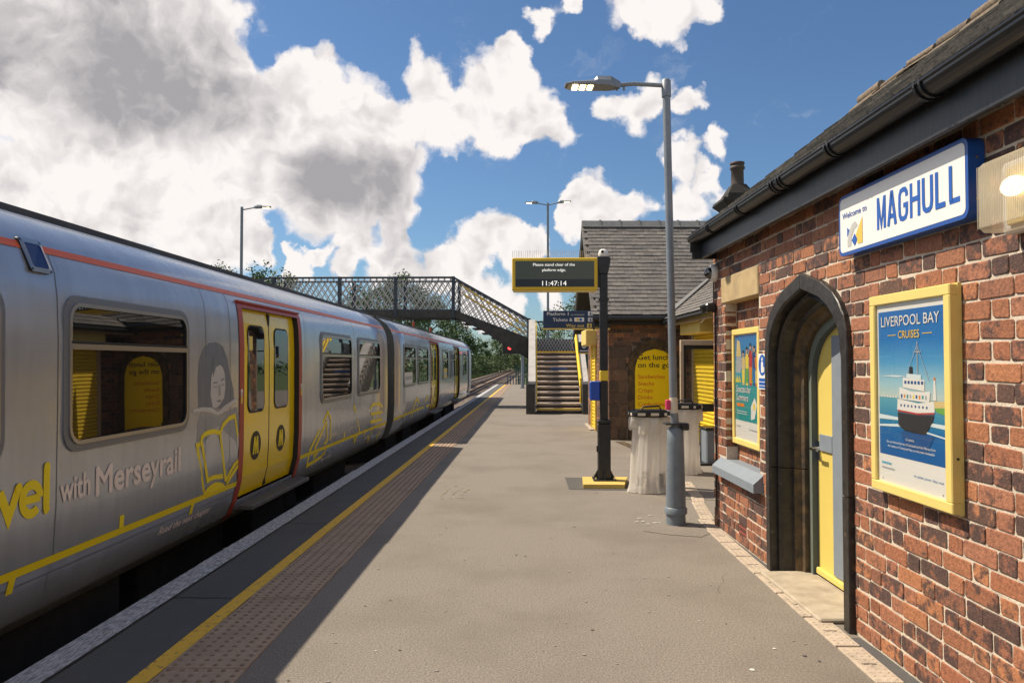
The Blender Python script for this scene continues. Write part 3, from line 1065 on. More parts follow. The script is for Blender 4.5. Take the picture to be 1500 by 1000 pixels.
def tu(z):
    for (u0, z0), (u1, z1) in zip(PROF, PROF[1:]):
        if z <= z1:
            k = max(0.0, (z - z0) / (z1 - z0))
            return u0 + (u1 - u0) * k
    return 0.0


train = thing('passenger_train', 'silver and yellow passenger train standing along the platform edge', 'train', (TX, 5.2, 0))
TY = 5.2


def tmp(a, b, l):
    return (tu(b) + l, a - TY, b)


DOORS1, DOORS2 = [(1.05, 2.83), (7.50, 9.28)], [(21.55, 23.30), (28.1, 29.85)]


def carriage(y0, y1, doors):
    m = MB()
    br = sorted({y0, y1} | {v for d_ in doors for v in d_})
    z0i, z1i = .25, 2.145
    cols = []
    for a, c in zip(br, br[1:]):
        nseg = max(1, int((c - a) / 1.2))
        for k in range(nseg):
            cols.append((a + (c - a) * k / nseg, a + (c - a) * (k + 1) / nseg))
    for sgn in (1, -1):
        for a, c in cols:
            hole = sgn > 0 and any(a >= d0 - 1e-4 and c <= d1 + 1e-4 for d0, d1 in doors)
            for (u0, q0), (u1, q1) in zip(PROF, PROF[1:]):
                if hole and q0 >= z0i - 1e-4 and q1 <= z1i + 1e-4:
                    continue
                mt = 'train_roof' if q0 >= 2.52 else ('train_skirt' if q1 <= .13 else 'train_silver')
                vs = [(sgn * u0, a - TY, q0), (sgn * u0, c - TY, q0), (sgn * u1, c - TY, q1), (sgn * u1, a - TY, q1)]
                m.add(vs, [(0, 1, 2, 3) if sgn > 0 else (3, 2, 1, 0)], mt, True)
    pr = [(u, z) for u, z in PROF] + [(-u, z) for u, z in reversed(PROF[:-1])]
    for yy in (y0, y1):
        m.add([(u, yy - TY, z) for u, z in pr], [tuple(range(len(pr)))], 'train_skirt')
    m.add([(u, y - TY, .03) for u, y in ((-1.2, y0), (1.2, y0), (1.2, y1), (-1.2, y1))], [(0, 1, 2, 3)], 'underframe')
    o = m.build('carriage_body', train)
    # weld so the panels shade smoothly
    import bmesh
    bm = bmesh.new()
    bm.from_mesh(o.data)
    bmesh.ops.remove_doubles(bm, verts=bm.verts, dist=0.0005)
    bm.to_mesh(o.data)
    bm.free()
    for d0, d1 in doors:
        # vestibule recess behind the doors
        v = MB()
        v.box(1.05, 1.20, d0 - TY, d1 - TY, .2, 2.2, 'underframe')
        v.build('door_pocket', o)
    # underframe equipment
    for k in range(7):
        v = MB()
        ya = y0 + 1.2 + k * (y1 - y0 - 2) / 7
        v.box(-1.05, random.uniform(.7, 1.1), ya, ya + random.uniform(.8, 2.0), -.62, -.02, 'underframe', .02)
        v.v = [(x, y - TY, z) for x, y, z in v.v]
        v.build('equipment_box', o)
    for yc in (y0 + 3.2, y1 - 3.2):
        for yy in (yc - 1.0, yc + 1.0):
            for s in (-.75, .75):
                w = MB()
                w.lathe([(.05, -.06), (.36, -.06), (.42, -.03), (.42, .06), (.44, .07), (.44, .09), (.05, .09)], 'underframe', 20)
                w.v = [(s + (z if s < 0 else -z), yy - TY + x, -.50 + y) for x, y, z in w.v]
                w.build('wheel', o)
        w = MB()
        w.box(.98, 1.08, yc - 1.5 - TY, yc + 1.5 - TY, -.6, -.32, 'underframe', .03)
        w.build('bogie_frame', o)
    # red surrounds of the doors
    for d0, d1 in doors:
        f = MB()
        zz = [.06, .12, .25, .45, .75, 1.3, 1.75, 2.0, 2.145, 2.195]
        for e0, e1 in ((d0 - .12, d0), (d1, d1 + .12)):
            for za, zb in zip(zz, zz[1:]):
                f.add([tmp(e0, za, .006), tmp(e1, za, .006), tmp(e1, zb, .006), tmp(e0, zb, .006)], [(0, 1, 2, 3)], 'red_paint')
        f.add([tmp(d0, 2.145, .006), tmp(d1, 2.145, .006), tmp(d1, 2.2, .006), tmp(d0, 2.2, .006)], [(0, 1, 2, 3)], 'red_paint')
        for e in (d0, d1):
            for za, zb in zip(zz[2:-1], zz[3:-1]):
                f.add([tmp(e, za, .006), tmp(e, za, -.10), tmp(e, zb, -.10), tmp(e, zb, .006)], [(0, 1, 2, 3)], 'black_rubber')
        f.add([tmp(d0, 2.145, .006), tmp(d1, 2.145, .006), tmp(d1, 2.145, -.1), tmp(d0, 2.145, -.1)], [(0, 1, 2, 3)], 'black_rubber')
        # rain lip over the door
        f.bar(tmp(d0 - .1, 2.205, .015), tmp(d1 + .1, 2.205, .015), .03, .018, 'red_paint')
        f.build('door_surround', train, label='red surround of the double doors')
        sp = MB()
        sp.box(1.30, 1.52, d0 - .02 - TY, d1 + .1 - TY, .155, .20, 'step_board', .008)
        sp.build('step_board', train)
        mid = (d0 + d1) / 2
        for e0, e1, wa, wb in ((d0, mid - .012, d0 + .24, mid - .15), (mid + .012, d1, mid + .15, d1 - .24)):
            dm = MB()
            zz2 = [.25, .45, .75, 1.0, 1.3, 1.75, 2.0, 2.145]
            for za, zb in zip(zz2, zz2[1:]):
                dm.add([tmp(e0, za, -.055), tmp(e1, za, -.055), tmp(e1, zb, -.055), tmp(e0, zb, -.055)], [(0, 1, 2, 3)], 'train_yellow', True)
            for e in (e0, e1):
                dm.add([tmp(e, .25, -.055), tmp(e, .25, -.10), tmp(e, 2.145, -.10), tmp(e, 2.145, -.055)], [(0, 1, 2, 3)], 'black_rubber')
            dm.bar(tmp(e1 if e1 < mid else e0, .27, -.05), tmp(e1 if e1 < mid else e0, 2.13, -.045), .03, .02, 'black_rubber')
            dl = dm.build('door', train, label=None)
            for name, outl, mat, l in (('seal', rrect(wa, wb, 1.08, 1.99, .10), 'black_rubber', -.05), ('pane', rrect(wa + .018, wb - .018, 1.098, 1.972, .085), 'window_glass', -.046)):
                q = MB()
                q.add([tmp(a, b, l) for a, b in outl], [tuple(range(len(outl)))], mat)
                if name == 'pane':
                    ol = [(a, b) for a, b in outl]
                q.build('door_' + name, dl)
            # round emblem
            fl = Flat(tmp)
            c = (wa + wb) / 2
            fl.disc(c, .735, .150, 'text_black', -.051, 28)
            fl.poly([(c - .085, .645), (c - .045, .645), (c - .035, .75), (c - .01, .645), (c + .015, .645), (c + .035, .75), (c + .045, .645), (c + .085, .645), (c + .055, .83), (c + .015, .83), (c, .75), (c - .015, .83), (c - .055, .83)], 'graphic_yellow', -.048)
            fl.build('emblem', dl)


carriage(-4.7, 15.02, DOORS1)
carriage(15.78, 35.6, DOORS2)


def window(y0, y1, z0=1.045, z1=2.02, bar=1.70, poster=None):
    w = MB()
    o1, o2, o3 = rrect(y0, y1, z0, z1, .14), rrect(y0 + .045, y1 - .045, z0 + .045, z1 - .045, .115), rrect(y0 + .07, y1 - .07, z0 + .07, z1 - .07, .09)
    n = len(o1)
    P1, P1b = [tmp(a, b, 0) for a, b in o1], [tmp(a, b, .012) for a, b in o1]
    P2 = [tmp(a, b, .012) for a, b in o2]
    P2b, P3 = [tmp(a, b, .022) for a, b in o2], [tmp(a, b, .022) for a, b in o3]
    P3b = [tmp(a, b, .004) for a, b in o3]
    ring = [(i, (i + 1) % n, n + (i + 1) % n, n + i) for i in range(n)]
    w.add(P1 + P1b, ring, 'window_surround')
    w.add(P1b + P2, ring, 'window_surround')
    w.add(P2 + P2b, ring, 'window_metal')
    w.add(P2b + P3, ring, 'window_metal')
    w.add(P3 + P3b, ring, 'black_rubber')
    o = w.build('window', train)
    p = MB()
    p.add([tmp(a, b, .006) for a, b in o3], [tuple(range(n))], 'window_glass')
    p.build('pane', o)
    q = MB()
    q.bar(tmp(y0 + .06, bar, .018), tmp(y1 - .06, bar, .018), .018, .035, 'window_metal')
    q.bar(tmp(y0 + .06, bar + .028, .014), tmp(y1 - .06, bar + .028, .014), .012, .014, 'black_rubber')
    q.build('window_bar', o)
    if poster:
        f = Flat(tmp)
        a0, a1, b0, b1, mt = poster
        f.rect(a0, b0, a1, b1, mt, .008)
        f.rect(a0 + .06, b0 + .12, a1 - .06, b0 + .2, 'poster_grey', .0095)
        f.build('window_notice', o)
    return o


for a, c in ((-3.7, -2.0), (-1.6, .1), (2.98, 4.06), (4.58, 6.28), (10.22, 12.02), (12.42, 14.25)):
    window(a, c)
window(16.85, 18.6, poster=(17.0, 18.1, 1.09, 1.38, 'poster_white'))
window(18.95, 20.85)
window(24.2, 25.8, poster=(24.5, 25.5, 1.08, 1.42, 'logo_yellow'))
window(26.35, 28.0)
window(31.3, 32.9)
cd = MB()
for za, zb in zip([.25, .45, .75, 1.3, 1.75, 2.0], [.45, .75, 1.3, 1.75, 2.0, 2.145]):
    cd.add([tmp(33.7, za, .004), tmp(34.5, za, .004), tmp(34.5, zb, .004), tmp(33.7, zb, .004)], [(0, 1, 2, 3)], 'black_rubber')
cd.build('cab_door', train)
# gangway between the carriages
m = MB()
for k in range(6):
    yy = 15.02 + .75 * (k + .1) / 6 - TY
    m.box(-.62, .62, yy, yy + .10, .1, 2.35, 'gangway', .02)
m.box(-.58, .58, 15.0 - TY, 15.8 - TY, .12, 2.32, 'gangway')
m.build('gangway', train)
# panel seams
m = MB()
zs_ = [.06, .25, .45, .75, 1.3, 1.75, 2.0, 2.145, 2.25]
for yy in (2.92, 4.53, 6.62, 7.16, 9.56, 12.22, 14.62, 16.5, 18.78, 21.2, 23.7, 26.1, 27.8, 30.2):
    for za, zb in zip(zs_, zs_[1:]):
        m.add([tmp(yy, za, .0022), tmp(yy + .006, za, .0022), tmp(yy + .006, zb, .0022), tmp(yy, zb, .0022)], [(0, 1, 2, 3)], 'train_skirt')
for a, c in ((-4.7, .95), (2.95, 7.36), (9.42, 15.0), (15.8, 21.4), (23.5, 28.0), (30.0, 35.5)):
    m.add([tmp(a, .345, .0022), tmp(c, .345, .0022), tmp(c, .350, .0022), tmp(a, .350, .0022)], [(0, 1, 2, 3)], 'train_skirt')
m.build('panel_seams', train, kind='stuff')
# rain strips, stripe and yellow band
m = MB()
for a, c in ((-4.7, 4.29), (4.49, 15.02), (15.78, 35.5)):
    m.add([tmp(a, 2.255, .004), tmp(c, 2.255, .004), tmp(c, 2.30, .004), tmp(a, 2.30, .004)], [(0, 1, 2, 3)], 'orange_stripe')
m.build('orange_stripe', train)
m = MB()
for s, z in ((1, 2.545), (-1, 2.545)):
    u = tu(z)
    m.box(s * u - .02, s * u + .02, -4.7 - TY, 15.02 - TY, z - .01, z + .035, 'train_roof')
    m.box(s * u - .02, s * u + .02, 15.78 - TY, 35.6 - TY, z - .01, z + .035, 'train_roof')
m.build('gutter_strip', train)
lb = MB()
ol_ = rrect(4.29, 4.49, 2.125, 2.325, .02, 3)
for o_a, l_a, o_b, l_b, mt_ in ((ol_, -.03, ol_, .018, 'black_rubber'), (ol_, .018, rrect(4.318, 4.462, 2.153, 2.297, .015, 3), .022, 'window_metal')):
    n_ = len(o_a)
    lb.add([tmp(p, q, l_a) for p, q in o_a] + [tmp(p, q, l_b) for p, q in o_b], [(k, (k + 1) % n_, n_ + (k + 1) % n_, n_ + k) for k in range(n_)], mt_)
lamp_o = lb.build('indicator_lamp', train, label='blue square indicator lamp high on the side')
q = MB()
q.add([tmp(p, z_, .020) for p, z_ in rrect(4.318, 4.462, 2.153, 2.297, .015, 3)], [tuple(range(16))], 'lamp_blue')
q.build('lens', lamp_o)
for yy, zz in ((4.304, 2.139), (4.476, 2.139), (4.304, 2.311), (4.476, 2.311)):
    q = MB()
    q.add([tmp(yy + .008 * math.cos(k * 1.05), zz + .008 * math.sin(k * 1.05), .0225) for k in range(6)], [tuple(range(6))], 'black_rubber')
    q.build('screw', lamp_o)
fl = Flat(tmp)
zb0, zb1 = .405, .455
for a, c in ((-4.6, 1.0), (2.95, 7.38), (9.40, 15.02), (15.78, 20.2), (20.6, 21.4)):
    fl.rect(a, zb0, c, zb1, 'graphic_yellow', .004)
for yy, up in ((4.19, 0), (5.29, 1), (6.44, 0), (10.6, 0), (11.6, 1), (13.1, 0), (13.7, 0), (17.2, 1), (17.2, 0), (18.1, 1), (18.1, 0), (19.0, 1)):
    fl.rect(yy - .028, zb1 if up else zb0 - .085, yy + .028, zb1 + .085 if up else zb0, 'graphic_yellow', .004)
fl.build('yellow_band', train)
fl = Flat(tmp)
# "vel": rounded letters drawn as strokes
W_ = .058


def blob(a, b):
    fl.disc(a, b, W_ / 2, 'graphic_yellow', .0072, 12)


fl.stroke([(4.04, .905), (4.115, .755), (4.19, .905)], W_, 'graphic_yellow', .004)
blob(4.19, .905)
ee = [(4.30 + .078 * math.cos(R(t)), .825 + .082 * math.sin(R(t))) for t in range(0, 325, 15)]
fl.stroke(ee, W_ * .92, 'graphic_yellow', .004)
fl.rect(4.235, .802, 4.375, .848, 'graphic_yellow', .0065)
fl.stroke([(4.435, .745), (4.435, .99)], W_, 'graphic_yellow', .004)
blob(4.435, .745)
blob(4.435, .99)
fl.build('lettering', train)
fl = Flat(tmp)
fl.text('with', 4.57, .757, .145, 'graphic_cream', .004, width=.305, bold=.03)
fl.text('Merseyrail', 4.95, .732, .185, 'graphic_cream', .004, width=1.19, bold=.034)
fl.text('Read the next chapter', 5.91, .262, .055, 'graphic_cream', .004, width=.95, bold=.004, shear=.25)
fl.text('Just a tap away', 10.05, .25, .045, 'graphic_cream', .004, width=1.0, shear=.25)
fl.text('just for you', 12.0, .56, .045, 'graphic_cream', .004, width=.62)
fl.text('Round town', 13.2, .27, .045, 'graphic_cream', .004, width=.75, shear=.25)
fl.build('lettering', train)


# book outline, ticket, sail and bus pictograms in yellow line
def sideyz(px, py, X=-2.85):
    d = cam_m @ Vector(((px - 750) / 1122.0, (500 - py) / 1122.0, -1.0))
    t = X / d.x
    return (d.y * t, 1.6 + d.z * t)


def pic(lines, w, name='pictogram', mat='graphic_yellow', closed=()):
    f = Flat(tmp)
    for i, l in enumerate(lines):
        f.stroke([sideyz(*p) for p in l], w, mat, .0045, close=i in closed)
    return f.build(name, train)


pic([[(293.8, 642), (299, 636), (306.4, 632.5), (314, 631.5), (321.8, 634), (326, 622.7), (334.4, 613), (343.3, 608.8), (353.4, 670.3), (342.8, 681.5), (335.8, 695.5), (332, 704)],
     [(321.8, 634), (331.6, 704)], [(293.8, 642), (305, 704), (309, 700.5), (314.8, 698.3), (327.4, 697)],
     [(293, 650), (288.2, 652), (300.8, 726.3), (305, 718), (310, 713), (316, 709.5), (322, 709), (327.4, 711), (331.6, 716.5), (337.2, 701), (345.6, 687), (354, 676)], [(306.4, 723), (311, 718), (316, 715), (322, 715), (327.4, 718)]], .042)
pic([[(457, 655), (480, 603), (484, 613), (485, 640), (476, 668), (456, 682), (455, 660)], [(463, 655), (478, 617), (480, 645), (464, 669)]], .05, closed=(0, 1))
pic([[(518, 592), (521, 640), (528, 632), (519, 595)], [(521, 640), (523, 648), (526, 634)]], .05)
pic([[(543, 640), (542, 598), (546, 592), (556, 591), (560, 596), (561, 634)], [(543, 606), (560, 603)], [(543, 618), (560, 614)], [(547, 606), (547, 617)], [(551, 605), (552, 616)], [(556, 604), (556, 615)], [(544, 640), (545, 645), (547, 637)], [(557, 636), (558, 641), (560, 633)]], .055)
pic([[(606, 600), (608, 590), (611, 583), (614, 590), (614, 606)], [(606, 612), (606, 600)], [(623, 602), (624, 586), (627, 580), (629, 598)]], .07)
# printed portrait of a reading woman with an open book
fl = Flat(tmp)


def pp(pts, mat, l):
    fl.poly([sideyz(*p) for p in pts], mat, l)


pp([(291, 597), (290, 560), (292, 528), (298, 510), (308, 502), (318, 501), (327, 508), (333, 525), (337, 548), (342, 572), (343, 588), (330, 594), (315, 600)], 'portrait_dark', .002)
pp([(311, 596), (308, 578), (309, 555), (312, 537), (318, 530), (325, 534), (329, 548), (330, 566), (328, 582), (322, 592), (316, 598)], 'portrait_light', .003)
pp([(310, 536), (314, 524), (322, 526), (328, 540), (322, 534), (316, 538), (312, 552)], 'portrait_dark', .0035)
pp([(312, 560), (318, 558.5), (318, 560.5), (312, 562)], 'portrait_dark', .004)
pp([(323, 556), (328, 553.5), (328.5, 555.5), (323, 558)], 'portrait_dark', .004)
pp([(312, 566), (317.5, 565), (317.5, 567), (312.5, 568)], 'portrait_mid', .004)
pp([(323.5, 563), (328, 561.5), (328, 563.5), (324, 565)], 'portrait_mid', .004)
pp([(319.5, 563), (321.5, 563), (323.5, 579), (320, 580.5)], 'portrait_mid', .004)
pp([(316, 587), (320, 585.5), (325, 586), (321, 589)], 'portrait_dark', .004)
pp([(281, 600), (296, 596), (310, 597), (318, 603), (328, 594), (346, 582), (347, 586), (330, 601), (319, 608), (308, 604), (294, 602), (282, 604)], 'portrait_light', .0042)
pp([(290, 618), (294, 606), (308, 606), (319, 610), (333, 602), (346, 595), (350, 610), (352, 640), (350, 672), (340, 698), (318, 705), (300, 715), (294, 690), (288, 650)], 'portrait_mid', .0015)
pp([(346, 640), (350, 634), (352, 648), (350, 660), (347, 654)], 'portrait_light', .0025)
fl.build('portrait', train, label='faded blue grey portrait of a woman reading')
for yy in (7.43, 9.36):
    fl = Flat(tmp)
    fl.rect(yy - .025, 1.20, yy + .025, 1.27, 'logo_yellow', .009)
    fl.rect(yy - .025, 1.275, yy + .025, 1.34, 'sign_white', .009)
    fl.poly([(yy - .014, 1.285), (yy + .014, 1.285), (yy, 1.325)], 'text_black', .0095)
    fl.build('warning_sticker', train)
# small red tail lamps and aerials on the far roof
for yy in (20.9, 24.4):
    q = MB()
    q.tube([(1.0, yy - TY, 2.52), (1.0, yy - TY, 2.72)], .03, 'red_paint', 8)
    q.build('roof_fitting', train)

# dry weed in the gap under the train
wp = thing('dry_weed', 'small dry brown weed between train and platform wall', 'plant', (-2.86, 5.95, -1.04))
q = MB()
for k in range(90):
    x, y, z = random.gauss(0, .07), random.gauss(0, .16), random.uniform(.25, .6)
    s = random.uniform(.015, .035)
    n_ = Vector((random.gauss(0, 1), random.gauss(0, 1), random.gauss(0, 1))).normalized()
    t_ = n_.orthogonal().normalized()
    c_ = n_.cross(t_)
    p = Vector((x, y, z))
    q.add([p + t_ * s * 1.6, p + c_ * s * .6, p - t_ * s * 1.6, p - c_ * s * .6], [(0, 1, 2, 3)], 'leaf_dry')
q.build('foliage', wp, kind='stuff')
q = MB()
for k in range(6):
    q.tube([(0, 0, 0), (random.gauss(0, .04), random.gauss(0, .08), .3), (random.gauss(0, .07), random.gauss(0, .14), .55)], .005, 'leaf_dry', 4)
q.build('stem', wp)

# ================================================================== NEAR STATION BUILDING
def project(p):
    """Where a world point falls in a 1500 x 1000 view, and how far away it is (used only to choose which bricks are single objects)."""
    q = cam_m.transposed() @ (Vector(p) - cam.location)
    if q.z > -.05:
        return None
    return 750 - q.x / q.z * 1122, 500 + q.y / q.z * 1122, -q.z


class BB(MB):
    """Mesh written in building coordinates, stored relative to its thing's base."""

    def __init__(s, ox, oy):
        super().__init__()
        s.o = (ox, oy)

    def build(s, *a, **k):
        s.v = [(x - s.o[0], y - s.o[1], z) for x, y, z in s.v]
        return super().build(*a, **k)


OX, OY = 2.08, 5.0
bld = thing('station_building', 'near brick station building with slate roof, black gutter and pointed stone doorway', 'building', bw(OX, OY), BA)


def NB():
    return BB(OX, OY)


DC = 5.255
ARCH_O = [(.715, 0), (.715, .80), (.715, 1.68), (.702, 1.79), (.665, 1.89), (.60, 1.975), (.50, 2.05), (.34, 2.125), (0, 2.215)]
ARCH_I = [(.50, 0), (.50, .80), (.50, 1.52), (.487, 1.61), (.455, 1.69), (.405, 1.76), (.335, 1.82), (.235, 1.87), (0, 1.94)]


def arch_half(path, z):
    if z <= path[1][1]:
        return path[0][0]
    for (w0, z0), (w1, z1) in zip(path, path[1:]):
        if z0 <= z <= z1:
            return w0 + (w1 - w0) * (z - z0) / max(z1 - z0, 1e-6)
    return 0.0


# mortar bed of the front wall, with the door and the blind window left open
m = NB()
xf, xb = 2.0852, 2.40
ZT = 2.80
m.box(xf, xb, -3, DC - .68, 0, ZT, 'mortar')
m.box(xf, xb, DC + .68, 6.21, 0, ZT, 'mortar')
top = [(DC - .68, ZT), (DC - .68, 1.70)] + [(DC - w * .95, z - .03) for w, z in ARCH_O[3:]] + [(DC + w * .95, z - .03) for w, z in reversed(ARCH_O[3:-1])] + [(DC + .68, 1.70), (DC + .68, ZT)]
m.prism(top, 0, xf, xb, 'mortar')
m.box(xf, xb, 6.21, 7.15, 0, .60, 'mortar')
m.box(xf, xb, 6.21, 7.15, 2.30, ZT, 'mortar')
m.box(2.194, xb, 6.21, 7.15, .60, 2.30, 'mortar')
m.box(xf, xb, 7.15, 7.555, 0, ZT, 'mortar')
m.box(2.40, 4.9, 7.30, 7.55, 0, ZT, 'mortar')
m.prism([(2.1, ZT), (4.9, ZT), (3.5, 3.95)], 1, 7.30, 7.55, 'mortar')
m.box(2.40, 4.9, -3, -2.8, 0, ZT, 'mortar')
wall = m.build('wall', bld)

rng = random.Random(3)


def brick_geo(L_, H_, D_, r):
    """A worn brick face: eight-cornered front, softened edge, body running back into the wall."""
    c = min(.010, L_ * .1)
    out = []
    for sy, sz in ((-1, -1), (1, -1), (1, 1), (-1, 1)):
        jy, jz = r.uniform(-.004, .004), r.uniform(-.004, .004)
        a = (sy * (L_ / 2) + jy, sz * (H_ / 2 - c * r.uniform(.4, 1.1)) + jz)
        b = (sy * (L_ / 2 - c * r.uniform(.4, 1.1)) + jy, sz * (H_ / 2) + jz)
        out += [a, b] if sy * sz > 0 else [b, a]
    n = len(out)
    ins = .003
    tx = [r.uniform(-.0012, .0012) for _ in range(2)]
    fr = [(tx[0] * y / L_ * 2 + tx[1] * z / H_ * 2, y * (1 - 2 * ins / L_), z * (1 - 2 * ins / H_)) for y, z in out]
    ed = [(.0022, y, z) for y, z in out]
    bk = [(D_, y, z) for y, z in out]
    vs = fr + ed + bk
    fs = [tuple(range(n - 1, -1, -1))]
    for k in range(2):
        fs += [(k * n + i, k * n + (i + 1) % n, (k + 1) * n + (i + 1) % n, (k + 1) * n + i) for i in range(n)]
    return vs, fs


STR, HDR, JT, CH = .2295, .1095, .011, .0885


def courses(y0, y1, z0, z1, holes, seed=1):
    """Flemish bond: list of (y, z, length) of every brick; holes(z) gives the stretches of y left out."""
    r = random.Random(seed)
    out = []
    k = 0
    z = z0
    while z + CH * .6 < z1:
        zc = z + CH / 2
        spans = [(y0, y1)]
        for h0, h1 in holes(zc):
            ns = []
            for s0, s1 in spans:
                if h1 <= s0 or h0 >= s1:
                    ns.append((s0, s1))
                else:
                    if h0 > s0:
                        ns.append((s0, h0))
                    if h1 < s1:
                        ns.append((h1, s1))
            spans = ns
        # pattern positions along the whole row, then cut to the spans
        y = y0 - .6 + (.1805 if k % 2 else 0) + r.uniform(-.018, .018)
        j = 0
        while y < y1:
            ln_ = (STR if j % 2 == 0 else HDR) * r.uniform(.97, 1.03)
            for s0, s1 in spans:
                a, b = max(y, s0), min(y + ln_, s1)
                if b - a > .035:
                    out.append(((a + b) / 2, zc, b - a))
            y += ln_ + JT
            j += 1
        z += CH
        k += 1
    return out


def holes1(z):
    h = []
    w = arch_half(ARCH_O, z)
    if w > 0:
        h.append((DC - w + .03, DC + w - .03))
    if .55 < z < 2.16:
        h.append((6.21, 7.15))
    if .55 < z < .70:
        h.append((6.13, 7.33))
    if 2.155 < z < 2.395:
        h.append((6.19, 7.235))
    if .06 < z < .23:
        h.append((6.575, 6.785))
    return h


bricks = courses(-3.0, 7.555, .012, 2.78, holes1, 5)
SV = [brick_geo(STR, .0758, .105, rng) for _ in range(9)]
HV = [brick_geo(HDR, .0758, .105, rng) for _ in range(7)]


def geo_mesh(g_, mat, name):
    b = MB()
    b.add(g_[0], g_[1], mat)
    return b.mesh(name)


SM = [geo_mesh(g_, 'brick', 'brick') for g_ in SV]
HM = [geo_mesh(g_, 'brick', 'brick') for g_ in HV]
vis = []
for i, (y, z, l) in enumerate(bricks):
    q = project(bw(2.08, y, z))
    if q and -5 < q[0] < 1510 and -5 < q[1] < 1005:
        vis.append((q[2], i))
vis.sort()
single = {i for _, i in vis[:292]}
rest = NB()
for i, (y, z, l) in enumerate(bricks):
    st = l > .15
    k = rng.randrange(9 if st else 7)
    base = STR if st else HDR
    dx, dz, ry = rng.uniform(-.0025, .0025), rng.uniform(-.0025, .0025), rng.uniform(-.008, .008)
    if i in single:
        inst('brick', (SM if st else HM)[k], wall, (2.08 + dx - OX, y - OY, z + dz), scale=(1, l / base, 1), rot=(ry, 0, 0))
    else:
        vs, fs = (SV if st else HV)[k]
        rest.add([(2.08 + dx + a, y + b * l / base, z + dz + c) for a, b, c in vs], fs, 'brick')
for y, z, l in courses(6.21, 7.15, .66, 2.15, lambda z: [], 9):
    vs, fs = SV[rng.randrange(9)]
    rest.add([(2.19 + a * .4, y + b * l / STR, z + c) for a, b, c in vs], fs, 'brick')
rest.build('bricks', wall, kind='stuff')

# pointed doorway: moulded black stones
PROFILE = [(0, 2.12), (0.0, 2.052), (.02, 2.046), (.36, 2.044), (.40, 2.06), (.42, 2.125), (.47, 2.14), (.50, 2.11), (.56, 2.10), (.61, 2.13), (.64, 2.20), (.74, 2.215), (.80, 2.205), (.86, 2.25), (1.0, 2.265), (1.0, 2.42)]
opath = [(DC + w, z) for w, z in ARCH_O] + [(DC - w, z) for w, z in reversed(ARCH_O[:-1])]
ipath = [(DC + w, z) for w, z in ARCH_I] + [(DC - w, z) for w, z in reversed(ARCH_I[:-1])]


def stone(i0, i1, e0=0.0, e1=0.0):
    s = NB()
    rows = []
    n = i1 - i0
    for j in range(n + 1):
        i = i0 + j
        o, q = Vector(opath[i]), Vector(ipath[i])
        if j == 0 and e0:
            o = o.lerp(Vector(opath[i + 1]), e0)
            q = q.lerp(Vector(ipath[i + 1]), e0)
        if j == n and e1:
            o = o.lerp(Vector(opath[i - 1]), e1)
            q = q.lerp(Vector(ipath[i - 1]), e1)
        jx = [rng.uniform(-.0025, .0025) for _ in PROFILE]
        rows.append([(x + jx[k], *(o.lerp(q, f))) for k, (f, x) in enumerate(PROFILE)])
    np_ = len(PROFILE)
    for k in range(np_ - 1):
        mt = 'black_stone' if k < 11 else 'brown_stone'
        for j in range(n):
            s.add([rows[j][k], rows[j + 1][k], rows[j + 1][k + 1], rows[j][k + 1]], [(0, 1, 2, 3)], mt)
    for r_ in (rows[0], rows[-1]):
        s.add(r_, [tuple(range(np_))], 'black_stone')
    s.build('surround_stone', bld)


stone(0, 1, 0, .004)
stone(1, 3, .004, .01)
stone(3, 8, .01, .012)
stone(8, 13, .012, .01)
stone(13, 15, .01, .004)
stone(15, 16, .004, 0)
m = NB()
m.prism([(DC + w * 1.0, z) for w, z in ARCH_O] + [(DC - w, z) for w, z in reversed(ARCH_O[:-1])], 0, 2.47, 2.52, 'dark_slot')
m.build('wall_backing', bld)
# door frame and door
fr = NB()
IN2 = [(w - .055, z - (0.05 if z > 1.0 else 0)) for w, z in ARCH_I]
IN2[-1] = (0, 1.885)
a_ = [(DC + w, z) for w, z in ARCH_I] + [(DC - w, z) for w, z in reversed(ARCH_I[:-1])]
b_ = [(DC + w, z) for w, z in IN2] + [(DC - w, z) for w, z in reversed(IN2[:-1])]
for i in range(len(a_) - 1):
    for (p, q, x0, x1, mt) in ((a_, b_, 2.30, 2.30, 'grey_green'), (b_, b_, 2.30, 2.375, 'navy_trim')):
        fr.add([(x0, *p[i]), (x0, *p[i + 1]), (x1, *q[i + 1]), (x1, *q[i])], [(0, 1, 2, 3)], mt)
fr.add([], [], 'navy_trim')
fr.build('door_frame', bld)
d = NB()
d.prism([(y_, max(z_, .05)) for y_, z_ in b_], 0, 2.345, 2.40, 'door_yellow')
door = d.build('door', bld, label='yellow painted door with grey centre strip')
q = NB()
q.box(2.332, 2.344, DC - .05, DC + .165, .10, 1.79, 'grey_paint', .002)
q.box(2.330, 2.344, DC + .168, DC + .385, .955, 1.075, 'grey_paint', .002)
q.build('cover_strip', door)
q = NB()
q.box(2.315, 2.344, DC - .43, DC + .43, .045, .095, 'door_yellow', .008)
q.build('weather_board', door)
q = NB()
q.tube([(2.345, 5.665, .965), (2.29, 5.665, .965), (2.275, 5.66, .965), (2.272, 5.60, .965), (2.275, 5.54, .965)], .011, 'chrome', 8)
q.box(2.335, 2.345, 5.645, 5.685, .88, 1.02, 'chrome', .003)
q.build('door_handle', door)
q = NB()
q.box(1.94, 2.34, DC - .54, DC + .55, .0, .032, 'pale_stone', .01)
q.build('threshold', bld, label='pale stone threshold')

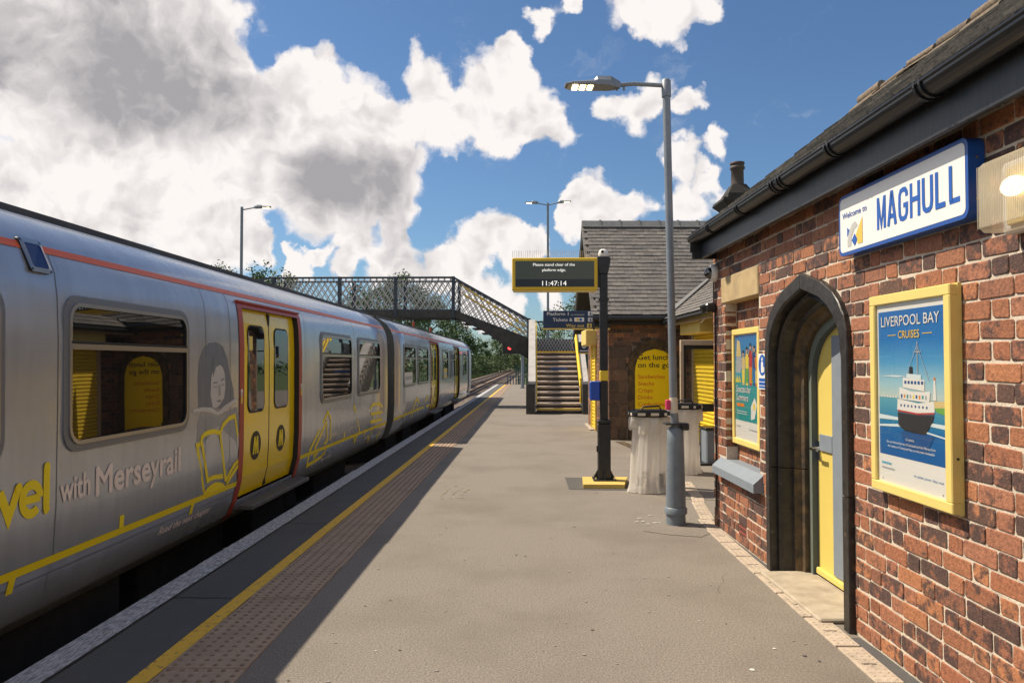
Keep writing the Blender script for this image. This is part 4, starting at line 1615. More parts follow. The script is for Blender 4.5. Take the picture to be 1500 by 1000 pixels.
# blind window: lintel, sill
q = NB()
q.box(2.068, 2.26, 6.19, 7.235, 2.155, 2.395, 'sandstone', .008)
q.build('lintel', bld, label='yellow sandstone lintel')
q = NB()
q.prism([(2.0, .555), (2.0, .625), (2.085, .70), (2.25, .70), (2.25, .555)], 1, 6.13, 7.335, 'grey_paint')
q.build('window_sill', bld, label='thick grey painted sill')
q = NB()
q.box(2.083, 2.10, 6.575, 6.785, .065, .225, 'terracotta')
for a in range(6):
    for c in range(3):
        y0_, z0_ = 6.59 + a * .032, .082 + c * .047
        q.box(2.0815, 2.084, y0_, y0_ + .018, z0_, z0_ + .03, 'dark_slot')
q.build('air_brick', bld)

# roof
EX, EZ, RX, RZ = 1.848, 2.828, 3.48, 4.085
sl = math.atan2(RZ - EZ, RX - EX)
SLN = math.hypot(RZ - EZ, RX - EX)
m = NB()
m.prism([(EX + .03, EZ - .015), (RX, RZ - .02), (2 * RX - EX, EZ - .015), (2 * RX - EX, EZ - .05), (RX, RZ - .06), (EX + .05, EZ - .04)], 1, -3, 7.40, 'slate_near')
roof = m.build('roof', bld)


def slate_geo(w, l, t, r):
    j = lambda: r.uniform(-.004, .004)
    lo = [(-w / 2 + j(), 0 + j()), (w / 2 + j(), 0 + j())]
    vs = [(lo[0][1], lo[0][0], 0), (lo[1][1], lo[1][0], 0), (l, w / 2, 0), (l, -w / 2, 0), (lo[0][1], lo[0][0], t), (lo[1][1], lo[1][0], t), (l, w / 2, t * .7), (l, -w / 2, t * .7)]
    return vs, [(3, 2, 1, 0), (4, 5, 6, 7), (0, 1, 5, 4), (1, 2, 6, 5), (2, 3, 7, 6), (3, 0, 4, 7)]


SLV = [slate_geo(.252, .33, rng.uniform(.014, .021), rng) for _ in range(6)]
SLM = [geo_mesh(g_, 'slate_near', 'slate') for g_ in SLV]
ncr = 11
exp_ = SLN / ncr
cand = []
for c in range(ncr):
    y = -3 + (.128 if c % 2 else 0)
    while y < 7.40:
        cand.append((c, y + .128))
        y += .257
tmpv = []
for i, (c, y) in enumerate(cand):
    s_ = c * exp_
    p = project(bw(EX + s_ * math.cos(sl), y, EZ + s_ * math.sin(sl)))
    if p and 0 < p[0] < 1510 and -20 < p[1] < 1000:
        tmpv.append((p[2], i))
tmpv.sort()
single = {i for _, i in tmpv[:230]}
rest = NB()
rot0 = Matrix.Rotation(-(sl - .062), 4, 'Y')
for i, (c, y) in enumerate(cand):
    s_ = c * exp_ - .02 + rng.uniform(-.008, .008)
    px_, pz_ = EX + s_ * math.cos(sl) - .022 * math.sin(sl), EZ + s_ * math.sin(sl) + .008 * math.cos(sl) + rng.uniform(0, .005)
    k = rng.randrange(6)
    yw_ = min(y, 7.40 - .128)
    rz = rng.uniform(-.02, .02)
    tilt = rng.uniform(-.012, .012)
    if i in single:
        o = inst('slate', SLM[k], roof, (px_ - OX, yw_ - OY, pz_))
        o.rotation_euler = (rot0 @ Matrix.Rotation(rz, 4, 'Z') @ Matrix.Rotation(tilt, 4, 'X')).to_euler()
    else:
        mm = Matrix.Translation((px_, yw_, pz_)) @ rot0 @ Matrix.Rotation(rz, 4, 'Z') @ Matrix.Rotation(tilt, 4, 'X')
        rest.add([mm @ Vector(v) for v in SLV[k][0]], SLV[k][1], 'slate_near')
rest.build('slates', roof, kind='stuff')
b = MB()
b.prism([(-.16, -.10), (-.15, -.075), (0, .05), (.15, -.075), (.16, -.10), (0, .02)], 1, -.225, .222, 'ridge')
b.tube([(-.02, -.2, .03), (-.02, .2, .03)], .055, 'ridge', 8)
rm = b.mesh('ridge_tile')
y = -2.78
while y < 7.3:
    inst('ridge_tile', rm, roof, (RX - OX, y - OY, RZ + .012 + rng.uniform(-.015, .015)), rot=(rng.uniform(-.06, .06), rng.uniform(-.03, .03), rng.uniform(-.02, .02)), scale=(.85, 1, rng.uniform(.6, .9)))
    y += .449
# eaves: fascia, soffit, gutter with unions and brackets
q = NB()
q.box(1.925, 1.95, -3, 7.44, 2.605, 2.82, 'fascia', .004)
q.build('fascia_board', bld)
q = NB()
q.box(1.95, 2.078, -3, 7.44, 2.72, 2.74, 'soffit')
q.box(1.84, 2.5, 7.41, 7.44, 2.61, 2.87, 'fascia')
q.prism([(1.82, 2.80), (1.82, 2.66), (RX, RZ - .18), (2 * RX - 1.82, 2.66), (2 * RX - 1.82, 2.80), (RX, RZ - .035)], 1, 7.405, 7.425, 'fascia')
q.build('barge_board', bld)
q = NB()
GX, GZ, GR = 1.862, 2.815, .060
n = 10
for r0, r1, e in ((GR, GR, 0),):
    ring = [(GX + GR * math.cos(math.pi + math.pi * k / n), GZ + GR * 1.05 * math.sin(math.pi + math.pi * k / n)) for k in range(n + 1)]
    inn = [(GX + (GR - .006) * math.cos(math.pi + math.pi * k / n), GZ + .001 + (GR - .006) * 1.05 * math.sin(math.pi + math.pi * k / n)) for k in range(n, -1, -1)]
    q.prism(ring + inn, 1, -3, 7.46, 'black_gutter')
q.tube([(GX - GR - .002, -3, GZ), (GX - GR - .002, 7.46, GZ)], .007, 'black_gutter', 6)
for f in q.f:
    pass
gut = q.build('gutter', bld)
for yy in (2.2, 3.28, 4.22, 4.98, 5.12, 5.9, 6.75):
    q = NB()
    ring = [(GX + (GR + .009) * math.cos(math.pi * .95 + math.pi * 1.1 * k / n), GZ + (GR + .009) * 1.05 * math.sin(math.pi * .95 + math.pi * 1.1 * k / n)) for k in range(n + 1)]
    for e in (-.028, .016):
        q.prism(ring + [(GX + GR * .9 * math.cos(math.pi * .95 + math.pi * 1.1 * k / n), GZ + GR * .9 * math.sin(math.pi * .95 + math.pi * 1.1 * k / n)) for k in range(n, -1, -1)], 1, yy + e, yy + e + .016, 'black_gutter')
    q.box(GX + .03, 1.925, yy - .02, yy + .02, GZ - .045, GZ - .03, 'black_gutter')
    q.build('gutter_bracket', bld)

# ------------------------------------------------------------------ things on the near wall


def wallthing(name, label, cat, x, y, z, group=None):
    return thing(name, label, cat, bw(x, y, z), BA, group)


# station name sign
sg = wallthing('name_sign', 'long white station name sign with blue border under the gutter', 'sign', 2.08, 3.895, 2.225)
m = MB()
out = rrect(-.635, .635, 0, .355, .045)
m.prism(out, 0, -.075, -.002, 'sign_blue')
m.build('sign_box', sg)
f = Flat(lambda a, b, l: (-.075 - l, .635 - a, b))
f.poly([(.635 - y_, z_) for y_, z_ in rrect(-.615, .615, .02, .335, .03)], 'sign_white', .001)
f.build('sign_face', sg)
f = Flat(lambda a, b, l: (-.075 - l, .635 - a, b))
CW, GP, SW = .092, .0185, .0245
def cap(lines, k):
    x_ = .468 + k * (CW + GP)
    for l_ in lines:
        f.stroke([(x_ + p * CW, .082 + q * .172) for p, q in l_], SW, 'letter_blue', .002 + .0002 * lines.index(l_))
g_ = .07
cap([[(.11, 0), (.11, 1.0)], [(.89, 0), (.89, 1.0)], [(.13, .97), (.5, .10), (.87, .97)]], 0)
cap([[(.10, 0), (.47, .98), (.53, .98), (.90, 0)], [(.25, .28), (.75, .28)]], 1)
cap([[(.88, .70), (.86, .82), (.74, .91), (.5, .93), (.26, .90), (.14, .78), (.12, .5), (.14, .22), (.26, .10), (.5, .07), (.74, .10), (.87, .22), (.88, .46), (.52, .46)]], 2)
cap([[(.12, 0), (.12, 1.0)], [(.88, 0), (.88, 1.0)], [(.12, .52), (.88, .52)]], 3)
cap([[(.12, 1.0), (.12, .30), (.18, .14), (.34, .075), (.5, .07), (.66, .075), (.82, .14), (.88, .30), (.88, 1.0)]], 4)
cap([[(.14, 1.0), (.14, .07)], [(.02, .07), (.88, .07)]], 5)
cap([[(.14, 1.0), (.14, .07)], [(.02, .07), (.88, .07)]], 6)
f.text('Welcome to', .052, .215, .034, 'letter_blue', .002, width=.30, bold=.004)
f.build('lettering', sg)
f = Flat(lambda a, b, l: (-.075 - l, .635 - a, b))
x0, z0 = .115, .065
f.poly([(x0 - .005, z0 + .095), (x0 + .035, z0 + .07), (x0 - .005, z0 + .04)], 'letter_blue', .002)
f.poly([(x0, z0 - .02), (x0 + .045, z0 - .02), (x0 + .05, z0 + .03), (x0 + .085, z0 + .07), (x0 + .13, z0 + .085), (x0 + .10, z0 + .115), (x0 + .06, z0 + .105), (x0 + .02, z0 + .065), (x0, z0 + .02)], 'logo_grey', .0025)
f.poly([(x0 + .185, z0 + .125), (x0 + .185, z0 - .02), (x0 + .13, z0 - .02), (x0 + .105, z0 + .035)], 'logo_yellow', .003)
f.poly([(x0 + .055, z0 + .01), (x0 + .09, z0 + .045), (x0 + .125, z0 + .01), (x0 + .09, z0 - .025)], 'letter_blue', .0035)
f.build('emblem', sg)
for yy, zz in ((-.636, .26), (-.636, .08)):
    q = MB()
    q.tube([(-.04, yy, zz), (-.04, yy - .006, zz)], .006, 'chrome', 8)
    q.build('screw', sg)


def poster_case(name, label, loc, depth, mats):
    t = wallthing(name, label, 'poster case', *loc)
    w, h, fw = .76, 1.045, .052
    m = MB()
    m.box(-depth, -.002, -w / 2, w / 2, h - fw, h, mats, .005)
    m.box(-depth, -.002, -w / 2, w / 2, 0, fw, mats, .005)
    m.box(-depth, -.002, -w / 2, -w / 2 + fw, fw - .002, h - fw + .002, mats, .005)
    m.box(-depth, -.002, w / 2 - fw, w / 2, fw - .002, h - fw + .002, mats, .005)
    m.box(-depth * .35, -.003, -w / 2 - .004, w / 2 + .004, -.004, h + .004, mats)
    m.build('frame', t)
    f = Flat(lambda a, b, l: (-depth + .018 - l, w / 2 - a, b))
    f.rect(fw * .9, fw * .9, w - fw * .9, h - fw * .9, 'poster_white', 0)
    for a, b in ((.1, .07), (.66, .07)):
        f.disc(a, b, .004, 'text_black', .001, 8)
    f.build('poster_sheet', t)
    gl_ = MB()
    gl_.box(-depth + .006, -depth + .009, -w / 2 + fw * .8, w / 2 - fw * .8, fw * .8, h - fw * .8, 'poster_glass')
    gl_.build('glazing', t)
    q = MB()
    q.tube([(-depth * .5, -w / 2, .25), (-depth * .5, -w / 2 - .004, .25)], .006, 'text_black', 8)
    q.build('lock', t)
    return t, f


pc, _f = poster_case('poster_case', 'yellow framed poster of a ship on blue sea, right of the yellow door', (2.08, 3.825, .915), .058, 'frame_yellow')
f = Flat(lambda a, b, l: (-.040 - l, .38 - a, b))
L0 = .001
f.rect(.07, .20, .69, .955, 'poster_gradient', L0)
f.poly([(.07, .385), (.3, .39), (.69, .375), (.69, .395), (.4, .40), (.07, .41)], 'poster_foam', L0 * 2.4)
f.poly([(.07, .345), (.35, .36), (.69, .33), (.69, .338), (.3, .372), (.07, .355)], 'poster_foam', L0 * 2.4)
f.poly([(.07, .615), (.25, .62), (.36, .615), (.25, .61)], 'poster_foam', L0 * 2.3)
f.poly([(.56, .50), (.69, .505), (.69, .455), (.60, .47)], 'poster_sand', L0 * 2.4)
f.poly([(.60, .47), (.69, .475), (.69, .44), (.62, .45)], 'poster_green', L0 * 2.5)
f.poly([(.592, .505), (.618, .505), (.612, .60), (.598, .60)], 'poster_white', L0 * 2.6)
f.rect(.598, .60, .612, .615, 'poster_orange', L0 * 2.6)
for k in range(6):
    f.poly([(.09 + k * .03, .503), (.11 + k * .03, .503), (.10 + k * .03, .518)], 'poster_white', L0 * 2.5)
# the ship
f.poly([(.265, .43), (.27, .365), (.33, .34), (.52, .335), (.585, .40), (.60, .435), (.45, .425)], 'poster_hull', L0 * 3)
f.poly([(.265, .435), (.45, .428), (.60, .44), (.60, .448), (.45, .437), (.265, .444)], 'poster_red', L0 * 3.1)
f.poly([(.26, .444), (.45, .437), (.605, .449), (.60, .50), (.46, .485), (.265, .50)], 'poster_white', L0 * 3.1)
f.poly([(.285, .50), (.56, .492), (.57, .545), (.40, .54), (.285, .56)], 'poster_white', L0 * 3.2)
f.poly([(.32, .56), (.52, .545), (.52, .60), (.32, .61)], 'poster_white', L0 * 3.3)
f.poly([(.35, .61), (.49, .60), (.49, .625), (.36, .63)], 'poster_foam', L0 * 3.3)
for k in range(6):
    f.rect(.335 + k * .031, .578, .355 + k * .031, .594, 'poster_navy', L0 * 3.6)
for k in range(9):
    f.rect(.30 + k * .028, .505 + (k % 2) * .003, .315 + k * .028, .525, ['poster_navy', 'poster_orange', 'poster_teal', 'poster_grey', 'poster_yellow'][k % 5], L0 * 3.6)
for k in range(8):
    f.disc(.30 + k * .034, .468, .0075, 'poster_navy', L0 * 3.6, 8)
f.poly([(.38, .63), (.415, .63), (.412, .665), (.383, .665)], 'poster_hull', L0 * 3.4)
f.rect(.455, .625, .462, .79, 'poster_grey', L0 * 3.4)
f.rect(.425, .735, .492, .741, 'poster_grey', L0 * 3.5)
f.stroke([(.46, .77), (.56, .60)], .003, 'poster_grey', L0 * 3.4)
f.stroke([(.458, .77), (.36, .63)], .003, 'poster_grey', L0 * 3.4)
f.poly([(.29, .335), (.60, .335), (.53, .25), (.33, .26)], 'poster_navy', L0 * 2.7)
f.build('ship_picture', pc)
f = Flat(lambda a, b, l: (-.040 - l, .38 - a, b))
f.text('LIVERPOOL BAY', .38, .875, .052, 'poster_white', .003, width=.55, align='CENTER', bold=.004)
f.text('CRUISES', .38, .81, .038, 'logo_yellow', .003, width=.20, align='CENTER', bold=.01)
f.rect(.17, .826, .255, .830, 'logo_yellow', .003)
f.rect(.505, .826, .59, .830, 'logo_yellow', .003)
f.text('Cruises', .38, .292, .012, 'poster_white', .004, width=.08, align='CENTER', shear=.2)
f.text('See our famous ferries of Liverpool and the Mersey from', .38, .265, .013, 'poster_white', .004, width=.46, align='CENTER')
f.text('the waters of Liverpool Bay on this new timetable', .38, .243, .013, 'poster_white', .004, width=.44, align='CENTER')
f.rect(.09, .15, .19, .16, 'poster_blue_light', .002)
f.rect(.09, .125, .22, .133, 'poster_grey', .002)
f.text('to plan your day out', .67, .12, .012, 'poster_blue', .002, width=.26, align='RIGHT')
f.build('lettering', pc)

pc2, _f = poster_case('poster_case', 'cream framed teal summer poster in the blind window left of the doorway', (2.185, 6.76, .86), .05, 'cream_yellow')
f = Flat(lambda a, b, l: (-.032 - l, .38 - a, b))
f.rect(.055, .22, .705, .985, 'summer_gradient', L0)
f.poly([(.055, .60), (.2, .56), (.45, .56), (.705, .62), (.705, .56), (.055, .56)], 'poster_green', L0 * 1.6)
f.poly([(.07, .66), (.20, .64), (.26, .70), (.24, .78), (.10, .80)], 'poster_grey', L0 * 1.6)
f.poly([(.09, .8), (.24, .79), (.2, .93), (.12, .95)], 'poster_sand', L0 * 1.7)
rg = random.Random(11)
for k, (a, hgt, c1, c2) in enumerate([(.30, .30, 'poster_sand', 'poster_yellow'), (.40, .33, 'poster_yellow', 'poster_green'), (.50, .36, 'poster_red', 'poster_orange'), (.60, .34, 'poster_navy', 'poster_blue'), (.66, .30, 'poster_orange', 'poster_sand')]):
    b0 = .54
    f.poly([(a - .03, b0), (a + .03, b0), (a + .045, b0 + hgt * .5), (a + .05, b0 + hgt * .8), (a, b0 + hgt * .86), (a - .05, b0 + hgt * .8), (a - .04, b0 + hgt * .5)], c1, L0 * (2 + k * .1))
    f.poly([(a - .035, b0 + .02), (a + .035, b0 + .02), (a + .04, b0 + hgt * .45), (a - .04, b0 + hgt * .45)], c2, L0 * (2.6 + k * .1))
    f.disc(a, b0 + hgt * .93, .026, 'poster_skin', L0 * 3.2, 10)
    f.poly([(a - .028, b0 + hgt * .95), (a + .028, b0 + hgt * .95), (a + .015, b0 + hgt * 1.03), (a - .015, b0 + hgt * 1.03)], 'poster_hull', L0 * 3.4)
    f.stroke([(a + .04, b0 + hgt * .76), (a + .08, b0 + hgt * .95)], .014, 'poster_skin', L0 * 3.1)
for k in range(5):
    f.rect(.08 + .03 * k, .56, .10 + .03 * k, .60 + .02 * (k % 2), 'poster_yellow', L0 * 2)
f.poly([(.50, .24), (.60, .26), (.66, .38), (.60, .44), (.50, .36)], 'poster_white', L0 * 2)
f.disc(.585, .36, .03, 'poster_yellow', L0 * 2.5, 12)
f.build('summer_picture', pc2)
f = Flat(lambda a, b, l: (-.032 - l, .38 - a, b))
f.text('Spectacular', .10, .475, .058, 'poster_white', .003, width=.40, bold=.014)
f.text('Summers', .10, .40, .058, 'poster_white', .003, width=.33, bold=.014)
f.rect(.10, .345, .32, .375, 'poster_orange', .003)
for k in range(2):
    f.rect(.10, .30 - .02 * k, .40, .305 - .02 * k, 'poster_white', .003)
f.rect(.09, .16, .2, .17, 'poster_grey', .002)
f.rect(.45, .15, .66, .16, 'poster_grey', .002)
f.build('lettering', pc2)

ms = wallthing('safety_sign', 'small white sign with blue disc beside the stone doorway', 'sign', 2.078, 6.10, 1.385)
m = MB()
m.box(-.008, 0, -.10, .10, 0, .287, 'sign_white', .002)
m.build('plate', ms)
f = Flat(lambda a, b, l: (-.008 - l, .1 - a, b))
f.disc(.1, .195, .085, 'letter_blue', .001, 28)
f.disc(.1, .243, .016, 'sign_white', .002, 12)
f.poly([(.075, .135), (.125, .135), (.125, .21), (.11, .225), (.09, .225), (.075, .21)], 'sign_white', .002)
f.poly([(.128, .14), (.15, .14), (.15, .18), (.128, .18)], 'sign_white', .002)
f.rect(.02, .065, .18, .09, 'letter_blue', .001)
f.rect(.02, .035, .18, .058, 'letter_blue', .001)
f.rect(.02, .012, .18, .028, 'letter_blue', .001)
f.build('pictogram', ms)

wl = wallthing('wall_light', 'square bulkhead wall light with lit lamp beside the name sign', 'wall light', 2.078, 2.90, 2.115)
m = MB()
m.box(-.055, 0, -.17, .17, 0, .29, 'white_plastic', .01)
m.build('housing', wl)
m = MB()
m.box(-.165, -.052, -.165, .165, .005, .285, 'lamp_cover', .02)
for k in range(30):
    yy = -.15 + .3 * k / 29
    m.box(-.1665, -.164, yy, yy + .003, .02, .27, 'lamp_cover')
cv = m.build('diffuser', wl)
m = MB()
m.lathe([(0.001, -.055), (.025, -.05), (.042, -.03), (.05, 0), (.042, .03), (.025, .05), (.001, .055)], 'bulb', 14)
m.v = [(-.10 + y_ * .7, .03 + z_ * 1.1, .17 + x_ * .8) for x_, y_, z_ in m.v]
m.build('bulb', wl)
m = MB()
m.box(-.07, -.054, -.12, .12, .03, .26, 'cream_shutter', .004)
m.build('reflector', wl)

cd = wallthing('dome_camera', 'white dome security camera under the gutter end', 'camera', 2.078, 7.42, 2.42)
m = MB()
m.lathe([(.001, 0), (.085, 0), (.088, .02), (.08, .055), (.06, .062)], 'white_plastic', 20)
m.v = [(-z_, x_, y_ + .05) for x_, y_, z_ in m.v]
m.build('housing', cd)
m = MB()
m.lathe([(.058, .058), (.056, .08), (.045, .10), (.025, .115), (.001, .12)], 'window_glass', 18)
m.v = [(-z_, x_, y_ + .05) for x_, y_, z_ in m.v]
m.build('dome', cd)
bl = wallthing('flood_lamp', 'small black lamp with thin cable below the dome camera', 'lamp', 2.078, 7.46, 2.09)
m = MB()
m.box(-.11, 0, -.055, .055, .0, .09, 'black_paint', .02)
m.tube([(-.10, 0, .045), (-.14, 0, .03)], .04, 'black_paint', 12)
m.build('lamp_head', bl)
m = MB()
m.tube([(-.012, -.02, .05), (-.012, -.02, -1.2), (-.012, -.03, -1.9)], .008, 'black_paint', 6)
m.tube([(-.012, .02, .05), (-.012, .02, .35)], .007, 'black_paint', 6)
m.build('cable', bl)

# ================================================================== FAR BUILDING: TICKET OFFICE WITH KIOSK RANGE
FX, FY = 2.185, 15.9
off = thing('ticket_office', 'far brick station building with steep slate roof facing the camera', 'building', bw(FX, FY), BA)


def FB():
    return BB(FX, FY)


m = FB()
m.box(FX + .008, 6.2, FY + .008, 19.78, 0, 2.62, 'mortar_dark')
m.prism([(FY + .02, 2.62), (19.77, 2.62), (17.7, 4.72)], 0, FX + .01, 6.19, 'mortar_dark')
wall2 = m.build('wall', off)
AC = 3.15
AO = [(.56, 0), (.56, 1.45), (.545, 1.62), (.49, 1.78), (.39, 1.92), (.24, 2.02), (0, 2.10)]
AI = [(.415, 0), (.415, 1.40), (.405, 1.52), (.365, 1.66), (.29, 1.77), (.18, 1.84), (0, 1.885)]
CH0 = CH


def far_holes(z):
    h = [(2.1, 2.56 + (.12 if int(z / .24) % 2 else 0))] if z < 1.95 else []
    w = arch_half(AO, z)
    if w > 0:
        h.append((AC - w, AC + w))
    return h


rest = FB()
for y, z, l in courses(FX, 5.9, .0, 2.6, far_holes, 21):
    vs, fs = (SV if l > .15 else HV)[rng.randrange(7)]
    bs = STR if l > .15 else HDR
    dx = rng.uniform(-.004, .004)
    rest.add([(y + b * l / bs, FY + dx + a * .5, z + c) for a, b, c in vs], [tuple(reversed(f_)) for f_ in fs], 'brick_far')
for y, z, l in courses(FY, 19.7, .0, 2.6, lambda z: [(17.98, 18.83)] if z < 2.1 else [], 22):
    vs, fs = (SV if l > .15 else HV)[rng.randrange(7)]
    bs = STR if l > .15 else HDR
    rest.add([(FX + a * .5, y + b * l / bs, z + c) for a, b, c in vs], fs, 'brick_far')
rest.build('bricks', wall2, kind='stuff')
z = 0.0
k = 0
while z < 1.94:
    h = rng.choice([.23, .24, .25])
    w = .375 + (.12 if int((z + .12) / .24) % 2 else 0)
    xa = FX
    for ww in ([w] if k % 2 else [w * .55, w * .45]):
        q = FB()
        q.box(xa + .004, xa + ww - .006, FY - .012, FY + .1, z + .005, z + h - .006, 'stone_block', .012)
        q.build('stone_block', wall2)
        xa += ww
    z += h
    k += 1
# stone arch and yellow menu panel
q = FB()
o_ = [(AC + w, z) for w, z in AO] + [(AC - w, z) for w, z in reversed(AO[:-1])]
i_ = [(AC + w, z) for w, z in AI] + [(AC - w, z) for w, z in reversed(AI[:-1])]
for k in range(len(o_) - 1):
    q.add([(o_[k][0], FY - .03, o_[k][1]), (o_[k + 1][0], FY - .03, o_[k + 1][1]), (i_[k + 1][0], FY - .02, i_[k + 1][1]), (i_[k][0], FY - .02, i_[k][1])], [(0, 1, 2, 3)], 'brown_stone')
    q.add([(o_[k][0], FY - .03, o_[k][1]), (o_[k + 1][0], FY - .03, o_[k + 1][1]), (o_[k + 1][0], FY + .05, o_[k + 1][1]), (o_[k][0], FY + .05, o_[k][1])], [(0, 1, 2, 3)], 'brown_stone')
    q.add([(i_[k][0], FY - .02, i_[k][1]), (i_[k + 1][0], FY - .02, i_[k + 1][1]), (i_[k + 1][0], FY + .05, i_[k + 1][1]), (i_[k][0], FY + .05, i_[k][1])], [(0, 1, 2, 3)], 'brown_stone')
q.build('arch_surround', off)
mp_ = thing('menu_panel', 'yellow arched food menu panel filling the old doorway', 'sign', bw(AC, FY - .004), BA)
m = MB()
m.prism([(w_, max(z_, .25)) for w_, z_ in [(x - AC, z) for x, z in i_]], 1, -.012, 0, 'menu_yellow')
m.build('panel', mp_)
f = Flat(lambda a, b, l: (a, -.012 - l, b))
f.text('Get lunch', -.35, 1.66, .105, 'text_black', .002, width=.66, bold=.018)
f.text('on the go', -.35, 1.50, .105, 'text_black', .002, width=.66, bold=.018)
for k, (s_, w_) in enumerate((('Sandwiches', .56), ('Snacks', .33), ('Crisps', .30), ('Drinks', .30), ('Confectionery', .66))):
    f.text(s_, -.35, 1.27 - k * .142, .082, 'text_orange', .002, width=w_, bold=.018)
f.build('lettering', mp_)

# roof of the ticket office
VX0, VX1 = 1.82, 6.3
e0, r0 = (15.6, 2.58), (17.7, 4.80)
q = FB()
q.prism([(e0[0], e0[1] - .05), r0, (19.8, e0[1] - .05), (19.8, e0[1] - .12), (17.7, 4.70), (15.6, e0[1] - .12)], 0, VX0, VX1, 'slate')
roof2 = q.build('roof', off)
rest = FB()
ang2 = math.atan2(r0[1] - e0[1], r0[0] - e0[0])
ln2 = math.hypot(r0[1] - e0[1], r0[0] - e0[0])
nc = 24
for c in range(nc):
    s_ = c * ln2 / nc - .02
    x = VX0 + (.1 if c % 2 else 0)
    while x < VX1:
        w = .2
        x0_, x1_ = max(x, VX0) + .002, min(x + w, VX1) - .002
        if x1_ - x0_ > .04:
            l = .19
            t0 = .022 + rng.uniform(-.003, .006)
            jj = rng.uniform(-.006, .006)
            pts = []
            for (ss, tt) in ((s_ + jj, t0), (s_ + l, .006)):
                for th in (0, .009):
                    pts.append((e0[0] + ss * math.cos(ang2) - (tt + th) * math.sin(ang2), e0[1] + ss * math.sin(ang2) + (tt + th) * math.cos(ang2)))
            b0, b1, t0_, t1_ = pts
            rest.add([(x0_, *b0), (x1_, *b0), (x1_, *b1), (x0_, *b1), (x0_, *t0_), (x1_, *t0_), (x1_, *t1_), (x0_, *t1_)], [(0, 1, 2, 3), (3, 2, 6, 7), (0, 4, 5, 1), (0, 3, 7, 4), (1, 5, 6, 2)], 'slate')
        x += w
rest.build('slates', roof2, kind='stuff')
b = MB()
b.prism([(-.15, -.13), (-.13, -.11), (-.03, .03), (.03, .03), (.13, -.11), (.15, -.13)], 0, -.225, .22, 'lead_grey')
b.prism([(-.16, -.135), (-.13, -.10), (-.035, .05), (.035, .05), (.13, -.10), (.16, -.135)], 0, .18, .226, 'lead_grey')
rm2 = b.mesh('ridge_tile')
x = VX0 + .23
while x < VX1:
    inst('ridge_tile', rm2, roof2, (x - FX, 17.7 - FY, 4.86), rot=(0, rng.uniform(-.01, .01), 0))
    x += .452
q = FB()
for ya, yb, za, zb in ((15.55, 17.7, 2.46, 4.74), (19.85, 17.7, 2.46, 4.74)):
    q.prism([(ya, za), (yb, zb), (yb, zb - .22), (ya, za - .20)], 0, VX0 + .01, VX0 + .045, 'fascia')
q.prism([(15.6, 2.40), (17.7, 4.60), (19.8, 2.40), (19.8, 2.33), (17.7, 4.52), (15.6, 2.33)], 0, VX0 + .045, FX, 'soffit')
q.build('barge_board', off)
q = FB()
q.tube([(VX0, 15.53, 2.50), (VX1, 15.53, 2.50)], .055, 'black_gutter', 10)
q.box(VX0 + .05, VX1, 15.62, 15.89, 2.38, 2.46, 'soffit')
q.build('gutter', off)
q = FB()
q.tube([(2.14, 15.82, 2.45), (2.14, 15.82, .02)], .02, 'galvanised', 8)
q.build('cable_pipe', off)
# platform side shutter with its hood
q = FB()
q.box(1.93, FX + .02, 17.9, 18.9, 2.01, 2.37, 'cream_yellow', .015)
q.build('shutter_box', off)
q = FB()
q.box(FX - .03, FX + .02, 17.95, 18.05, 0, 2.01, 'yellow_paint')
q.box(FX - .03, FX + .02, 18.75, 18.85, 0, 2.01, 'yellow_paint')
for k in range(24):
    q.prism([(FX + .004, .02 + k * .083), (FX - .012, .045 + k * .083), (FX - .012, .075 + k * .083), (FX + .004, .1 + k * .083)], 1, 18.05, 18.75, 'yellow_paint')
q.build('roller_shutter', off)
# kiosk range between the two buildings
q = FB()
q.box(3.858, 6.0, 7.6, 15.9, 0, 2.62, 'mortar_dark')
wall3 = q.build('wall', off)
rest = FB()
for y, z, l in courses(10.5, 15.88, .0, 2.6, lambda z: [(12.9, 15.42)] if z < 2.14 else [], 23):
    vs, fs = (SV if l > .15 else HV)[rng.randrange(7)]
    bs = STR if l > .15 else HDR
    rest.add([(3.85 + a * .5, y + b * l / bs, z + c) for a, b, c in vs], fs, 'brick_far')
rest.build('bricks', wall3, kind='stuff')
q = FB()
q.box(3.50, 3.87, 13.62, 15.12, 2.14, 2.46, 'cream_yellow', .012)
q.build('shutter_box', off, label='cream yellow shutter box above the kiosk shutter')
q = FB()
q.tube([(3.52, 13.6, 2.32), (3.52, 13.5, 2.33), (3.55, 13.45, 2.38)], .018, 'white_plastic', 6)
q.build('cable_clip', off)
q = FB()
for k in range(28):
    z0_ = .03 + k * .0755
    q.prism([(3.845, z0_), (3.822, z0_ + .018), (3.818, z0_ + .04), (3.83, z0_ + .066), (3.845, z0_ + .0735)], 1, 13.0, 15.32, 'yellow_paint')
q.box(3.80, 3.87, 15.32, 15.42, 0, 2.14, 'timber_light')
q.box(3.80, 3.87, 12.9, 13.0, 0, 2.14, 'grey_paint')
q.build('roller_shutter', off, label='yellow slatted kiosk roller shutter')
q = FB()
ang3 = math.atan2(.75, 1)
q.prism([(3.3, 2.47), (4.9, 3.67), (6.5, 2.47), (6.5, 2.40), (4.9, 3.6), (3.3, 2.40)], 1, 7.7, 17.2, 'slate')
roof3 = q.build('roof', off)
rest = FB()
